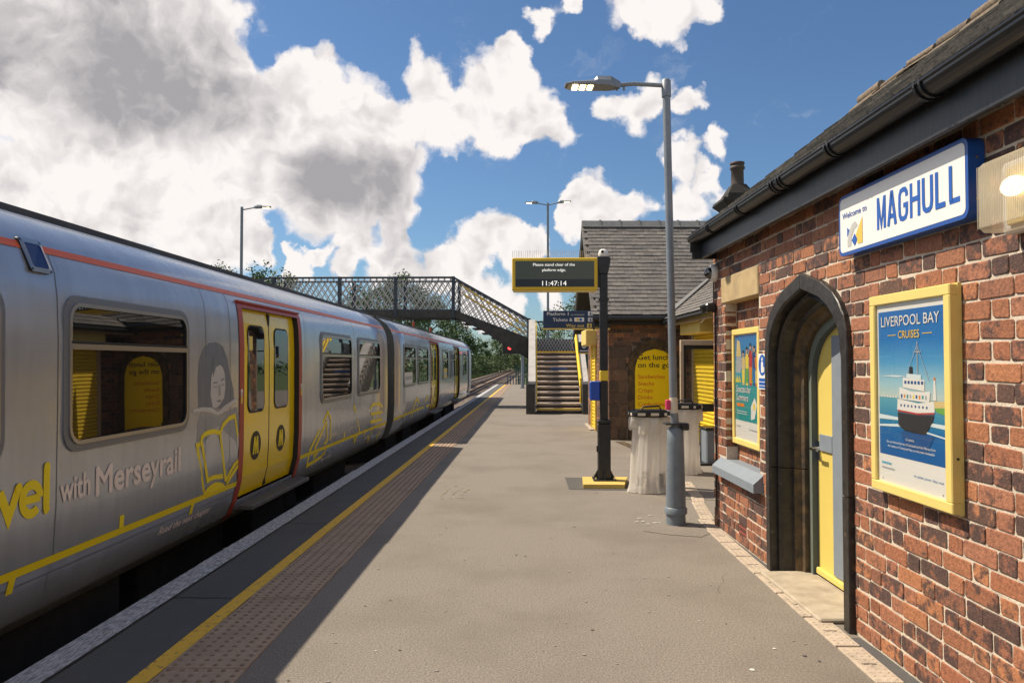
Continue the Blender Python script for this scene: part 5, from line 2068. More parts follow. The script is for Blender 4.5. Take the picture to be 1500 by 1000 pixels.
for c in range(15):
    s_ = c * 2.0 / 15 - .02
    y = 11.0 + (.1 if c % 2 else 0)
    while y < 17.2:
        l = .2
        pts = []
        for (ss, tt) in ((s_ + rng.uniform(-.005, .005), .024 + rng.uniform(-.003, .006)), (s_ + l, .006)):
            for th in (0, .009):
                pts.append((3.3 + ss * math.cos(ang3) - (tt + th) * math.sin(ang3), 2.47 + ss * math.sin(ang3) + (tt + th) * math.cos(ang3)))
        b0, b1, t0_, t1_ = pts
        P = lambda p, yy: (p[0], yy, p[1])
        rest.add([P(b0, y), P(b0, y + .197), P(b1, y + .197), P(b1, y), P(t0_, y), P(t0_, y + .197), P(t1_, y + .197), P(t1_, y)], [(0, 1, 2, 3), (3, 2, 6, 7), (0, 4, 5, 1), (0, 3, 7, 4), (1, 5, 6, 2)], 'slate')
        y += .2
rest.build('slates', roof3, kind='stuff')
q = FB()
q.box(3.36, 3.39, 7.7, 16.0, 2.33, 2.46, 'timber_light')
q.tube([(3.28, 7.7, 2.41), (3.28, 15.6, 2.41)], .05, 'black_gutter', 8)
q.build('fascia_board', off)
q = FB()
q.bar((3.36, 15.52, 2.60), (4.55, 16.48, 3.52), .14, .03, 'lead_grey')
q.build('valley_flashing', off)
# chimney
q = FB()
cx_, cy_ = 4.63, 15.0
q.box(cx_ - .21, cx_ + .21, cy_ - .21, cy_ + .21, 3.2, 4.56, 'mortar_dark')
q.box(cx_ - .25, cx_ + .25, cy_ - .25, cy_ + .25, 4.5, 4.57, 'chimney_dark', .01)


def frustum(mb, w0, w1, z0, z1, mat):
    vs = [(cx_ + sx * w0, cy_ + sy * w0, z0) for sx, sy in ((-1, -1), (1, -1), (1, 1), (-1, 1))] + [(cx_ + sx * w1, cy_ + sy * w1, z1) for sx, sy in ((-1, -1), (1, -1), (1, 1), (-1, 1))]
    mb.add(vs, [(3, 2, 1, 0), (4, 5, 6, 7), (0, 1, 5, 4), (1, 2, 6, 5), (2, 3, 7, 6), (3, 0, 4, 7)], mat)


frustum(q, .25, .40, 4.571, 4.73, 'chimney_dark')
frustum(q, .395, .38, 4.731, 4.79, 'chimney_dark')
frustum(q, .27, .25, 4.791, 4.90, 'chimney_dark')
frustum(q, .25, .13, 4.901, 5.10, 'chimney_dark')
chm = q.build('chimney', roof3, label='brick chimney with flared dark stone cap')
chm.parent = off
q = FB()
q.lathe([(.13, 5.09), (.125, 5.12), (.12, 5.40), (.145, 5.42), (.145, 5.46), (.125, 5.47), (.125, 5.50), (.14, 5.51), (.14, 5.55), (.09, 5.55), (.085, 5.2)], 'chimney_pot', 16, cx_, cy_)
q.build('chimney_pot', chm)
q = BB(0, 0)
for z in [3.22 + .08 * k for k in range(16)]:
    for a, ax in ((-.217, 0), (.117, 0)):
        for k in range(3 if int(z * 100) % 2 else 2):
            wd = .42 / (3 if int(z * 100) % 2 else 2)
            q.box(cx_ - .21 + k * wd + .005, cx_ - .21 + (k + 1) * wd - .005, cy_ - .218, cy_ - .2, z, z + .068, 'brick_far')
            q.box(cx_ - .218, cx_ - .2, cy_ - .21 + k * wd + .005, cy_ - .21 + (k + 1) * wd - .005, z, z + .068, 'brick_far')
q.v = [(x - FX, y - FY, z) for x, y, z in q.v]
q.build('bricks', chm, kind='stuff')

# ================================================================== PLATFORM FURNITURE
def lamp_head(mb_parent, base, dirv, scale=1.0, led='led'):
    """LED lantern: grey body with a humped back, lit panel below."""
    d_ = Vector(dirv).normalized()
    s_ = Vector((0, 0, 1)).cross(d_).normalized()
    u_ = d_.cross(s_)

    def T(a, b, c):
        return Vector(base) + (d_ * a + s_ * b + u_ * c) * scale
    m = MB()
    secs = [(0, .035, -.03, .03), (.05, .05, -.035, .055), (.10, .085, -.03, .075), (.24, .10, -.025, .07), (.27, .10, -.022, .035), (.50, .095, -.016, .018), (.555, .06, -.010, .012)]
    vs = []
    for a, w, lo, hi in secs:
        vs += [T(a, -w, lo), T(a, w, lo), T(a, w, lo + (hi - lo) * .5), T(a, w * .6, hi), T(a, -w * .6, hi), T(a, -w, lo + (hi - lo) * .5)]
    fs = []
    for i in range(len(secs) - 1):
        for k in range(6):
            fs.append((i * 6 + k, i * 6 + (k + 1) % 6, (i + 1) * 6 + (k + 1) % 6, (i + 1) * 6 + k))
    fs += [(5, 4, 3, 2, 1, 0), tuple(range(len(vs) - 6, len(vs)))]
    m.add(vs, fs, 'galvanised')
    o = m.build('lantern', mb_parent)
    m = MB()
    m.add([T(.26, -.085, -.027), T(.53, -.075, -.018), T(.53, .075, -.018), T(.26, .085, -.027)], [(0, 1, 2, 3)], 'window_metal')
    for i in range(3):
        for j in range(6):
            a, b = .305 + .075 * i, -.06 + .024 * j
            m.add([T(a - .028, b - .008, -.029), T(a + .028, b - .008, -.026), T(a + .028, b + .008, -.026), T(a - .028, b + .008, -.029)], [(0, 1, 2, 3)], led)
    m.build('lamp_panel', o)
    return o


lp = thing('lamp_post', 'tall grey lamp post with a single lit arm, in front of the bins', 'lamp post', (1.42, 7.68, 0))
m = MB()
m.tube([(0, 0, 0), (0, 0, .13)], [.098, .094], 'post_grey', 20)
m.tube([(0, 0, .11), (0, 0, .16), (0, 0, .18)], [.112, .112, .094], 'post_grey', 20)
m.tube([(0, 0, .18), (0, 0, .80), (0, 0, .93), (0, 0, .965)], [.099, .082, .080, .050], 'post_grey', 20)
m.build('base', lp)
m = MB()
m.tube([(0, 0, .96), (-.012, 0, 1.10)], .040, 'galvanised', 16)
m.tube([(-.012, 0, 1.10), (-.018, 0, 1.255)], .0405, 'tape_pale', 16)
m.tube([(-.018, 0, 1.255), (-.07, 0, 4.28)], .039, 'galvanised', 16)
m.tube([(-.07, 0, 4.27), (-.073, 0, 4.43), (-.073, 0, 4.45)], [.048, .048, .03], 'galvanised', 16)
m.build('pole', lp)
m = MB()
m.tube([(-.07, 0, 4.385), (-.40, -.02, 4.40), (-.64, -.035, 4.375)], .021, 'galvanised', 10)
m.tube([(-.50, -.03, 4.37), (-.50, -.03, 4.33)], .012, 'galvanised', 6)
m.tube([(-.57, -.03, 4.37), (-.57, -.03, 4.33)], .012, 'galvanised', 6)
m.build('arm', lp)
lamp_head(lp, (-.54, -.03, 4.385), (-1, -.08, -.02))
m = MB()
m.box(-.095, -.05, -.03, .03, 1.13, 1.23, 'magenta', .006)
m.build('tag', lp, label='small magenta tag on the post')
m = MB()
m.box(-.11, .075, -.075, .11, .985, 1.0, 'black_paint', .004)
m.box(.045, .13, -.05, .07, .93, 1.0, 'black_paint', .01)
m.build('collar', lp)


def far_lamp(name, label, loc, h, arms, group=None):
    t = thing(name, label, 'lamp post', loc, 0, group)
    m = MB()
    m.tube([(0, 0, 0), (0, 0, 1.0)], .09, 'post_grey', 10)
    m.tube([(0, 0, 1.0), (0, 0, h)], [.055, .045], 'post_grey', 10)
    m.build('pole', t)
    for dx, dy in arms:
        m = MB()
        L_ = .42
        v = Vector((dx, dy, 0)).normalized()
        m.tube([(0, 0, h - .10), v * L_ + Vector((0, 0, h))], .022, 'post_grey', 6)
        m.build('arm', t)
        lamp_head(t, v * L_ * .9 + Vector((0, 0, h)), (v.x, v.y, .08))
    return t


far_lamp('lamp_post', 'double armed lamp post rising behind the footbridge stairs', (.62, 30.6, 0), 8.0, [(-1, .1), (1, -.1)], 'lamp posts along the railway')
far_lamp('lamp_post', 'single lamp post beyond the train roof, left of the bridge', (-9.62, 25.0, 0), 6.75, [(1, .25)], 'lamp posts along the railway')
far_lamp('lamp_post', 'distant lamp post seen under the bridge deck above the train', (-10.0, 87, 0), 6.6, [(-1, 0), (1, 0)], 'lamp posts along the railway')
far_lamp('lamp_post', 'distant lamp post whose lantern shows left of the navy direction sign', (2.1, 75, 0), 6.8, [(-1, 0)], 'lamp posts along the railway')

# passenger information screen on its black post
ci = thing('information_screen', 'yellow framed train information screen on a black post', 'screen', (.945, 10.2, 0))
m = MB()
vs = [(-.26, -.40, 0), (.26, -.40, 0), (.30, .28, 0), (-.26, .28, 0)]
m.prism([(-.30, -.40), (.22, -.40), (.34, .26), (-.27, .26)], 2, 0, .055, 'plinth_yellow')
m.build('plinth', ci, label='worn yellow concrete plinth')
m = MB()
m.box(-.15, .15, -.15, .15, .055, .075, 'black_paint', .004)
for a in range(4):
    c, s = math.cos(a * math.pi / 2), math.sin(a * math.pi / 2)
    vs = [(.06, -.008), (.145, -.008), (.145, .008), (.06, .008)]
    P = lambda x, y, z: (x * c - y * s, x * s + y * c, z)
    m.add([P(.05, -.008, .075), P(.145, -.008, .075), P(.05, -.008, .26), P(.05, .008, .075), P(.145, .008, .075), P(.05, .008, .26)], [(0, 1, 2), (5, 4, 3), (0, 3, 4, 1), (1, 4, 5, 2)], 'black_paint')
    m.tube([P(.12, .12, .07), P(.12, .12, .105)], .012, 'chrome', 6)
m.build('base_plate', ci)
m = MB()
m.box(-.082, .082, -.082, .082, .07, .80, 'black_paint', .012)
m.box(-.092, .092, -.092, .092, .80, .845, 'black_paint', .012)
m.box(-.052, .052, -.052, .052, .845, 1.36, 'black_paint', .008)
m.box(-.054, .054, -.054, .054, 1.36, 1.495, 'yellow_paint', .008)
m.box(-.052, .052, -.052, .052, 1.495, 2.78, 'black_paint', .008)
m.box(-.068, .068, -.068, .068, 2.42, 2.45, 'black_paint', .006)
m.prism([(-.055, 2.78), (.055, 2.78), (.085, 2.92), (.085, 3.0), (-.085, 3.0), (-.085, 2.92)], 1, -.07, .07, 'black_paint')
m.box(-.098, -.08, -.02, .03, .42, .5, 'black_paint', .004)
m.build('post', ci)
m = MB()
m.box(-1.215, -.085, -.10, .10, 2.555, 2.985, 'cis_yellow', .012)
m.box(-1.20, -.10, -.085, .085, 2.54, 2.556, 'cream_yellow')
m.box(-.09, -.04, -.03, .03, 2.60, 2.95, 'black_paint')
scr = m.build('screen_housing', ci)
m = MB()
m.box(-1.17, -.13, -.103, -.098, 2.60, 2.94, 'screen_dark')
m.box(-1.168, -.132, -.105, -.1025, 2.70, 2.935, 'screen')
m.build('display', scr)
f = Flat(lambda a, b, l: (a, -.105 - l, b))
f.text('Please stand clear of the', -.66, 2.875, .036, 'screen_text', .002, width=.55, align='CENTER')
f.text('platform edge.', -.66, 2.805, .036, 'screen_text', .002, width=.31, align='CENTER')
f.text('11:47:14', -.655, 2.615, .062, 'screen_text', .003, width=.32, align='CENTER')
f.build('lettering', scr)
m = MB()
for k in range(46):
    x = -1.21 + 1.11 * k / 45
    for s in (-1, 1):
        m.tube([(x, .0, 2.985), (x + random.uniform(-.006, .006), s * .05, 3.095)], .0016, 'chrome', 3, caps=False)
m.box(-1.2, -.1, -.01, .01, 2.984, 2.99, 'clear_pane')
m.build('bird_spikes', scr, kind='stuff')
m = MB()
m.lathe([(.001, 0), (.06, 0), (.068, .02), (.068, .055), (.058, .085), (.035, .108), (.001, .115)], 'white_plastic', 16)
m.v = [(x, y, z + 3.0) for x, y, z in m.v]
m.tube([(-.02, -.055, 3.07), (-.02, -.075, 3.068)], .02, 'black_paint', 8)
m.build('sensor_dome', ci)
m = MB()
m.box(-.185, -.053, -.05, .07, 1.10, 1.355, 'blue_box', .012)
m.build('button_box', ci, label='small blue box fixed to the post')

# navy direction sign on the far building
ns = thing('direction_sign', 'navy hanging direction sign with yellow lower edge', 'sign', bw(FX, 15.66), BA)
m = MB()
m.box(-1.365, .0, -.03, .03, 2.30, 2.66, 'navy_sign', .004)
m.box(-1.365, .0, -.032, .032, 2.275, 2.302, 'sign_yellow_text')
m.box(-.20, .02, -.02, .26, 2.60, 2.645, 'black_paint')
m.build('board', ns)
f = Flat(lambda a, b, l: (a, -.03 - l, b))
f.text('Platform 1', -1.29, 2.565, .065, 'sign_white', .002, width=.44, bold=.012)
f.text('to Liverpool', -.80, 2.568, .026, 'sign_white', .002, width=.27)
f.text('Tickets &', -1.17, 2.445, .065, 'sign_white', .002, width=.40, bold=.012)
f.rect(-.73, 2.438, -.53, 2.52, 'sign_white', .002)
f.disc(-.66, 2.478, .03, 'logo_yellow', .003, 12)
f.disc(-.60, 2.478, .03, 'letter_blue', .003, 12)
f.text('Way out', -.53, 2.325, .065, 'sign_yellow_text', .002, width=.37, align='RIGHT', bold=.012)
for k, (a, b, mt) in enumerate(((-.45, 2.56, 'sign_white'), (-.45, 2.435, 'sign_white'), (-.47, 2.315, 'sign_yellow_text'), (-.35, 2.315, 'sign_yellow_text'), (-.34, 2.435, 'sign_white'))):
    f.rect(a, b, a + .10, b + .085, mt, .002)
    f.disc(a + .05, b + .062, .012, 'navy_sign', .003, 8)
    f.poly([(a + .03, b + .012), (a + .07, b + .012), (a + .062, b + .048), (a + .038, b + .048)], 'navy_sign', .003)
f.poly([(-.22, 2.345), (-.14, 2.345), (-.14, 2.325), (-.10, 2.355), (-.14, 2.385), (-.14, 2.365), (-.22, 2.365)], 'sign_yellow_text', .002)
f.build('lettering', ns)
sg2 = thing('fire_sign', 'small dark hanging sign with white symbol right of the stairs', 'sign', (1.57, 21.0, -.25), 0)
m = MB()
m.box(-.32, .0, -.02, .02, 2.12, 2.42, 'navy_sign', .003)
m.box(-.32, 0, -.021, .021, 2.09, 2.12, 'logo_yellow')
m.tube([(-.2, 0, 2.42), (-.2, 0, 2.9)], .015, 'black_paint', 6)
m.tube([(0, 0, 2.3), (.5, 0, 2.3)], .02, 'black_paint', 6)
f = Flat(lambda a, b, l: (a, -.02 - l, b))
f.disc(-.16, 2.30, .06, 'sign_white', .002, 14)
f.disc(-.16, 2.31, .035, 'navy_sign', .003, 12)
f.rect(-.28, 2.155, -.06, 2.185, 'sign_white', .002)
m.build('board', sg2)
f.build('symbol', sg2)
yp = thing('ticket_reader', 'slim green and orange ticket reader post beyond the stairs', 'ticket reader', (1.86, 26.0, 0))
m = MB()
m.box(-.07, .07, -.1, .1, 0, .8, 'fence_green', .02)
m.box(-.075, .075, -.11, .11, .8, 1.40, 'cis_yellow', .02)
m.box(-.07, .07, -.1, .1, 1.40, 1.9, 'fence_green', .02)
m.build('cabinet', yp)

# bins: clear sacks hung under black lids on a frame


def litter_bin(name, label, loc, rz, group, seed):
    t = thing(name, label, 'bin', loc, rz, group)
    r = random.Random(seed)
    m = MB()
    n, rows = 72, 30
    vs, fs = [], []
    ph = [r.uniform(0, 6.28) for _ in range(6)]
    for i in range(rows + 1):
        f_ = i / rows
        z = .008 + .912 * f_
        rad = .25 - .045 * f_
        for k in range(n):
            a = 2 * math.pi * k / n
            w = .014 * math.sin(9 * a + ph[0] + 1.2 * f_) + .010 * math.sin(16 * a + ph[1] - 1.0 * f_) + .006 * math.sin(7 * a + ph[2])
            w += .006 * mnoise.noise(Vector((math.cos(a) * 3, math.sin(a) * 3, z * 2 + seed))) + .004 * math.sin(29 * a + ph[2] + .6 * f_)
            if f_ > .78:
                w += .035 * (f_ - .78) / .22 * abs(math.sin(3.5 * a + ph[3])) + .012 * math.sin(23 * a + ph[4]) * math.sin(f_ * 40)
            if f_ < .15:
                w += .022 * (1 - f_ / .15) ** 2 * (1 + .6 * math.sin(3 * a + ph[4]))
            rr = rad + w
            vs.append((rr * math.cos(a) * 1.02 - .03 * (1 - f_), rr * math.sin(a) * .92, z))
    for i in range(rows):
        for k in range(n):
            fs.append((i * n + k, i * n + (k + 1) % n, (i + 1) * n + (k + 1) % n, (i + 1) * n + k))
    m.add(vs, fs, 'bag_film', True)
    m.add(vs[:n], [tuple(range(n - 1, -1, -1))], 'bag_film', True)
    # turned-over collar of the sack
    vs2 = []
    cz = [(.93, .225), (.945, .24), (.93, .258), (.86, .265), (.80, .262), (.765, .25)]
    for j, (z, rad) in enumerate(cz):
        for k in range(n):
            a = 2 * math.pi * k / n
            w = (.012 + .006 * j) * math.sin(9 * a + ph[5] + j * .5) + .014 * mnoise.noise(Vector((math.cos(a) * 4, math.sin(a) * 4, z * 9 + seed)))
            dz = .035 * j / 5 * math.sin(2 * a + ph[0]) + .02 * j / 5 * math.sin(5 * a + ph[1])
            vs2.append(((rad + w) * math.cos(a) * 1.02, (rad + w) * math.sin(a) * .92, z + dz))
    m.add(vs2, [(i * n + k, i * n + (k + 1) % n, (i + 1) * n + (k + 1) % n, (i + 1) * n + k) for i in range(len(cz) - 1) for k in range(n)], 'bag_film', True)
    m.build('plastic_sack', t)
    m = MB()
    for k in range(46):
        a, q = r.uniform(0, 6.28), r.uniform(0, .19)
        z = .05 + abs(r.gauss(0, .085))
        s = r.uniform(.02, .05)
        x, y = q * math.cos(a), q * math.sin(a) * .9
        mt = r.choice(['rubbish', 'rubbish', 'rubbish', 'white_plastic', 'poster_sand'])
        c = Vector((x, y, z))
        ax = [Vector((r.gauss(0, 1), r.gauss(0, 1), r.gauss(0, 1))).normalized() for _ in range(3)]
        p = [c + ax[0] * s, c - ax[0] * s * .8, c + ax[1] * s, c - ax[1] * s, c + ax[2] * s * .8, c - ax[2] * s]
        m.add(p, [(0, 2, 4), (2, 1, 4), (1, 3, 4), (3, 0, 4), (2, 0, 5), (1, 2, 5), (3, 1, 5), (0, 3, 5)], mt)
    if seed == 3:
        m.box(.09, .15, -.18, -.13, .05, .25, 'poster_hull', .01)
    m.build('rubbish', t, kind='stuff')
    # lid with chevron tape and a lifting handle
    m = MB()
    out = rrect(-.285, .285, -.245, .245, .10)
    m.prism(out, 2, .975, 1.005, 'black_rubber')
    m.prism([(x * .93, y * .93) for x, y in out], 2, 1.004, 1.018, 'black_rubber')
    m.prism([(x * .75, y * .75) for x, y in out], 2, 1.017, 1.034, 'black_rubber')
    lid = m.build('lid', t)
    m = MB()
    nn = len(out)
    per = []
    for i in range(nn):
        p, q = Vector(out[i]), Vector(out[(i + 1) % nn])
        k_ = max(1, int((q - p).length / .035))
        per += [p.lerp(q, j / k_) for j in range(k_)]
    ln_ = 0
    for i, p in enumerate(per):
        q = per[(i + 1) % len(per)]
        nrm = Vector((q.y - p.y, p.x - q.x)).normalized() * .003
        a, b = p + nrm, q + nrm
        m.add([(a.x, a.y, .972), (b.x, b.y, .972), (b.x, b.y, 1.006), (a.x, a.y, 1.006)], [(0, 1, 2, 3)], 'tape_pale' if int(ln_ / .09) % 2 else 'black_rubber')
        ln_ += (q - p).length
    m.build('chevron_tape', lid)
    m = MB()
    m.tube([(-.14, -.1, 1.03), (-.11, -.1, 1.075), (.11, -.1, 1.085), (.14, -.1, 1.03)], .012, 'black_rubber', 8)
    m.build('handle', lid)
    m = MB()
    m.tube([(.24 * math.cos(k * .3927), .22 * math.sin(k * .3927), .958) for k in range(17)], .012, 'black_paint', 6, caps=False)
    m.tube([(.2, .20, .95), (.2, .24, .02)], .018, 'black_paint', 8)
    m.box(.12, .28, .15, .3, 0, .02, 'black_paint', .004)
    m.build('hoop_frame', t)
    t.scale = (.9, .9, .98)
    return t


litter_bin('litter_bin', 'clear rubbish sack under a black lid with striped tape, left of the lamp post', (1.46, 9.62, 0), R(4), 'sack bins by the lamp post', 3)
litter_bin('litter_bin', 'clear rubbish sack bin mostly hidden behind the lamp post', (2.2, 11.2, 0), R(-12), 'sack bins by the lamp post', 8)

# glazed screen between the buildings
sc_ = thing('glazed_screen', 'dark framed glazed screen with pale timber post in front of the yellow shutter', 'screen', bw(2.9, 12.5), BA)
m = MB()
m.box(-.005, .045, -.04, .04, 0, 1.97, 'timber_light', .006)
m.box(.045, 1.0, -.04, .04, 1.885, 1.97, 'timber_light', .006)
m.box(-.16, -.125, -.03, .03, 0, 1.96, 'black_paint', .004)
m.build('timber_frame', sc_)
m = MB()
m.box(.047, .085, -.025, .025, .1, 1.883, 'black_paint', .004)
m.box(.085, 1.0, -.025, .025, 1.82, 1.883, 'black_paint', .004)
m.box(.085, 1.0, -.03, .03, .80, .93, 'black_paint', .006)
m.box(.96, 1.0, -.025, .025, 0, 1.82, 'black_paint', .004)
m.box(.085, 1.0, -.025, .025, .06, .14, 'black_paint', .004)
m.build('dark_frame', sc_)
m = MB()
m.box(.085, .96, -.004, .004, .93, 1.82, 'clear_pane')
m.build('pane', sc_)
gb = thing('grey_cabinet', 'low grey cabinet beside the yellow roller shutter', 'cabinet', bw(3.3, 12.2), BA)
m = MB()
m.box(-.12, .3, -.2, .2, 0, .55, 'grey_paint', .02)
m.box(-.14, .32, -.22, .22, .55, .58, 'black_paint', .008)
m.box(-.5, .3, -.3, .2, 0.0, .035, 'black_paint')
m.build('cabinet_body', gb)

# ================================================================== FOOTBRIDGE
fb = thing('footbridge', 'old iron lattice footbridge over the tracks with stairs down to the platform', 'footbridge', (-2.9, 28.0, 0))
BX, BYY = -2.9, 28.0


class XB(MB):
    def build(s, *a, **k):
        s.v = [(x - BX, y - BYY, z) for x, y, z in s.v]
        return super().build(*a, **k)


XL, XK, XR = -9.55, -2.9, -.13           # left end, knee, stair landing
TOPZ, LATZ, BOTZ = 4.76, 3.50, 3.25
m = XB()
for yy in (28.0, 29.4):
    m.prism([(XL, LATZ), (XL, BOTZ), (XK + .05, BOTZ), (XK + .9, 2.88), (XK + 1.7, 2.35), (XR, 1.72), (XR + .12, 1.72), (XR + .12, 2.45), (XR, 2.47), (XK + .1, LATZ)], 1, yy - .06, yy + .06, 'dark_girder')
    m.box(XL, XK, yy - .13, yy + .13, BOTZ - .012, BOTZ + .012, 'dark_girder')
m.build('girder', fb)
m = XB()
m.box(XL, XK, 28.07, 29.33, 3.32, 3.40, 'dark_girder')
n_ = 8
for k in range(n_):
    xa = XK + (XR - XK) * k / n_
    m.box(xa, xa + (XR - XK) / n_ + .03, 28.07, 29.33, 3.40 - 1.4 * (k + 1) / n_ - .04, 3.40 - 1.4 * (k + 1) / n_, 'dark_girder')
m.box(XR, 1.62, 27.55, 29.4, 1.93, 2.0, 'dark_girder')
cur_ = [(XL, BOTZ), (XK + .05, BOTZ), (XK + .9, 2.88), (XK + 1.7, 2.35), (XR, 1.74)]
m.prism([(x_, z_ + .01) for x_, z_ in cur_] + [(x_, z_ + .03) for x_, z_ in reversed(cur_)], 1, 28.061, 29.339, 'dark_girder')
m.build('deck', fb)
m = XB()
for yy in (28.0, 29.4):
    m.box(XL - .1, XK, yy - .05, yy + .05, TOPZ - .07, TOPZ, 'navy_steel', .01)
    m.bar((XK, yy, TOPZ - .035), (XR, yy, 3.165), .10, .07, 'navy_steel')
    m.box(XL, XK, yy - .03, yy + .03, LATZ, LATZ + .05, 'navy_steel')
    m.bar((XK, yy, LATZ + .02), (XR, yy, 2.48), .06, .05, 'navy_steel')
m.build('top_rail', fb)


def ztop(x):
    return TOPZ - .05 if x < XK else TOPZ - .05 - (TOPZ - 3.2) * (x - XK) / (XR - XK)


def zbot(x):
    return LATZ + .04 if x < XK else LATZ + .04 - (LATZ - 2.47) * (x - XK) / (XR - XK)


bar_me = {}
stuff = XB()
count = 0
for yy in (28.0, 29.4):
    for sgn in (1, -1):
        x = XL - 1.0
        while x < XR + 1.0:
            # run of this diagonal, cut by the rails
            pts = []
            N_ = 40
            for k in range(N_ + 1):
                xx = x + sgn * 0 + (k / N_) * .78
                z = (LATZ - 1.4 + 0) + 0
                pts.append(xx)
            seg = []
            for k in range(121):
                t = k / 120
                xx = x + t * 1.6
                zz = (zbot(xx) + (ztop(xx) - zbot(xx)) * ((t * 1.6) / .74)) if sgn > 0 else (ztop(xx) - (ztop(xx) - zbot(xx)) * ((t * 1.6) / .74))
                if XL <= xx <= XR and zbot(xx) - 1e-3 <= zz <= ztop(xx) + 1e-3:
                    seg.append((xx, zz))
            if len(seg) > 6:
                a, b = seg[0], seg[-1]
                q = XB()
                off_ = .012 * sgn
                q.bar((a[0], yy + off_, a[1]), (b[0], yy + off_, b[1]), .034, .010, 'lattice_paint', up=(0, 1, 0))
                if yy < 29 and count < 110:
                    q.build('lattice_bar', fb)
                    count += 1
                else:
                    stuff.v += [] if False else []
                    k0 = len(stuff.v)
                    stuff.add(q.v, q.f, 'lattice_paint')
            x += .228
stuff.build('lattice_bars', fb, kind='stuff')
for yy, xs in ((28.0, (XL, -7.1, -5.03, XK)), (29.4, (XL, -6.9, -4.9, XK + .08))):
    for x in xs:
        q = XB()
        q.box(x - .055, x + .055, yy - .10, yy - .045, BOTZ, TOPZ + .0, 'navy_steel', .006)
        q.box(x - .055, x + .055, yy + .045, yy + .09, BOTZ, TOPZ + .0, 'navy_steel', .006)
        q.build('post', fb)
for x, y0_ in ((XR, 28.0), (XR, 29.4), (1.62, 29.4)):
    q = XB()
    q.box(x - .06, x + .06, y0_ - .06, y0_ + .06, 0 if y0_ > 29 else 1.7, 3.22, 'navy_steel', .006)
    q.build('post', fb)
for x in (XL + .1, XL + 1.0):
    for yy in (28.0, 29.4):
        q = XB()
        q.box(x - .1, x + .1, yy - .1, yy + .1, -1.05 if x > -9.3 else 0, BOTZ, 'dark_girder')
        q.build('column', fb)
q = XB()
q.box(XL - 1.7, XL, 27.9, 29.5, 3.3, 3.4, 'dark_girder')
q.bar((XL - .1, 28.0, TOPZ - .035), (XL - .5, 28.0, TOPZ - .10), .1, .07, 'navy_steel')
q.build('landing', fb)
# yellow handrails on the sloping flight
q = XB()
for yy in (28.12, 29.28):
    for dz in (0, -.28):
        q.tube([(XK + .25, yy, 4.48 + dz), (XR - .15, yy, 2.98 + dz)], .022, 'handrail_yellow', 8)
q.tube([(-.75, 28.12, 2.7), (-.45, 28.12, 2.55)], .07, 'handrail_yellow', 8)
q.build('handrail', fb)
# landing parapet (far side) with lattice and a grey panel
q = XB()
q.box(XR, 1.62, 29.36, 29.42, 3.12, 3.19, 'navy_steel')
q.box(XR, 1.62, 29.37, 29.41, 2.0, 2.5, 'slate_grey_panel')
for k in range(14):
    x = XR + .02 + k * .12
    q.bar((x, 29.33, 2.02), (min(x + .3, 1.6), 29.33, 2.5), .025, .008, 'lattice_paint', up=(0, 1, 0))
    q.bar((x, 29.32, 2.5), (min(x + .3, 1.6), 29.32, 2.02), .025, .008, 'lattice_paint', up=(0, 1, 0))
q.build('landing_parapet', fb)
# flight facing the camera
SX0, SX1, SYB, SYT = .12, 1.53, 24.05, 27.5
NS = 12
for k in range(NS):
    z = 2.0 * (k + 1) / NS
    ya = SYB + (SYT - SYB) * k / NS
    q = XB()
    q.box(SX0, SX1, ya - .03, ya + (SYT - SYB) / NS + .02, z - .075, z, 'stair_tread', .022)
    if k in (0, NS - 1):
        q.box(SX0, SX1, ya - .036, ya + .02, z - .045, z + .004, 'cis_yellow', .003)
    q.build('tread', fb)
    q = XB()
    q.box(SX0, SX1, ya + .01, ya + .03, z - 2.0 / NS, z - .076, 'riser_dark')
    q.build('riser', fb)
q = XB()
ya = SYB + (SYT - SYB) * 8 / NS
q.box(.62, 1.18, ya + .002, ya + .01, 1.375, 1.44, 'letter_blue')
q.build('riser_sign', fb, label='small blue notice on a stair riser')
for x0_, x1_, lab in ((-.13, .10, 'pale grey sloping stair side nearest the tracks'), (1.56, 1.74, 'pale grey sloping stair side next to the building')):
    q = XB()
    sl_ = [(SYB - .12, 0), (SYB - .12, .22), (SYT + .1, 2.16), (SYT + .1, 1.7), (SYB + .9, 0)]
    q.prism(sl_, 0, x0_ + .05, x1_ - .05, 'dark_girder')
    for k in range(12):
        yb_ = SYB + .1 + k * .29
        zb_ = .2 + (yb_ - SYB) * .565
        xm = (x0_ + x1_) / 2
        q.bar((xm - .006, yb_, zb_), (xm - .006, min(yb_ + .42, SYT), zb_ + .98), .03, .01, 'lattice_paint', up=(1, 0, 0))
        q.bar((xm + .006, min(yb_ + .42, SYT), zb_ + .1), (xm + .006, yb_, zb_ + .82), .03, .01, 'lattice_paint', up=(1, 0, 0))
    q.build('stair_side', fb)
    q = XB()
    dy, dz = SYT - SYB + .22, 2.10
    L_ = math.hypot(dy, dz)
    q.prism([(SYB - .15, .93), (SYB - .15, 1.02), (SYT + .1, 3.14), (SYT + .1, 3.02)], 0, x0_, x1_, 'bridge_grey')
    q.build('stair_coping', fb, label=lab)
    q = XB()
    q.prism([(SYB - .22, 0), (SYB - .22, .75), (SYB - .17, .93), (SYB + .15, .93), (SYB + .15, 0)], 0, x0_ - (.07 if x0_ < 1 else 0), x1_, 'dark_girder')
    for k in range(8):
        q.tube([(x0_ + .2, SYB - .22, .1 + k * .1), (x0_ + .2, SYB - .232, .1 + k * .1)], .012, 'lattice_paint', 6)
    q.build('newel', fb)
q = XB()
for dx, dz in ((0, 0), (.0, -.22)):
    q.tube([(1.50, SYB - .1, 1.08 + dz), (1.50, SYT, 3.12 + dz)], .04, 'handrail_yellow', 8)
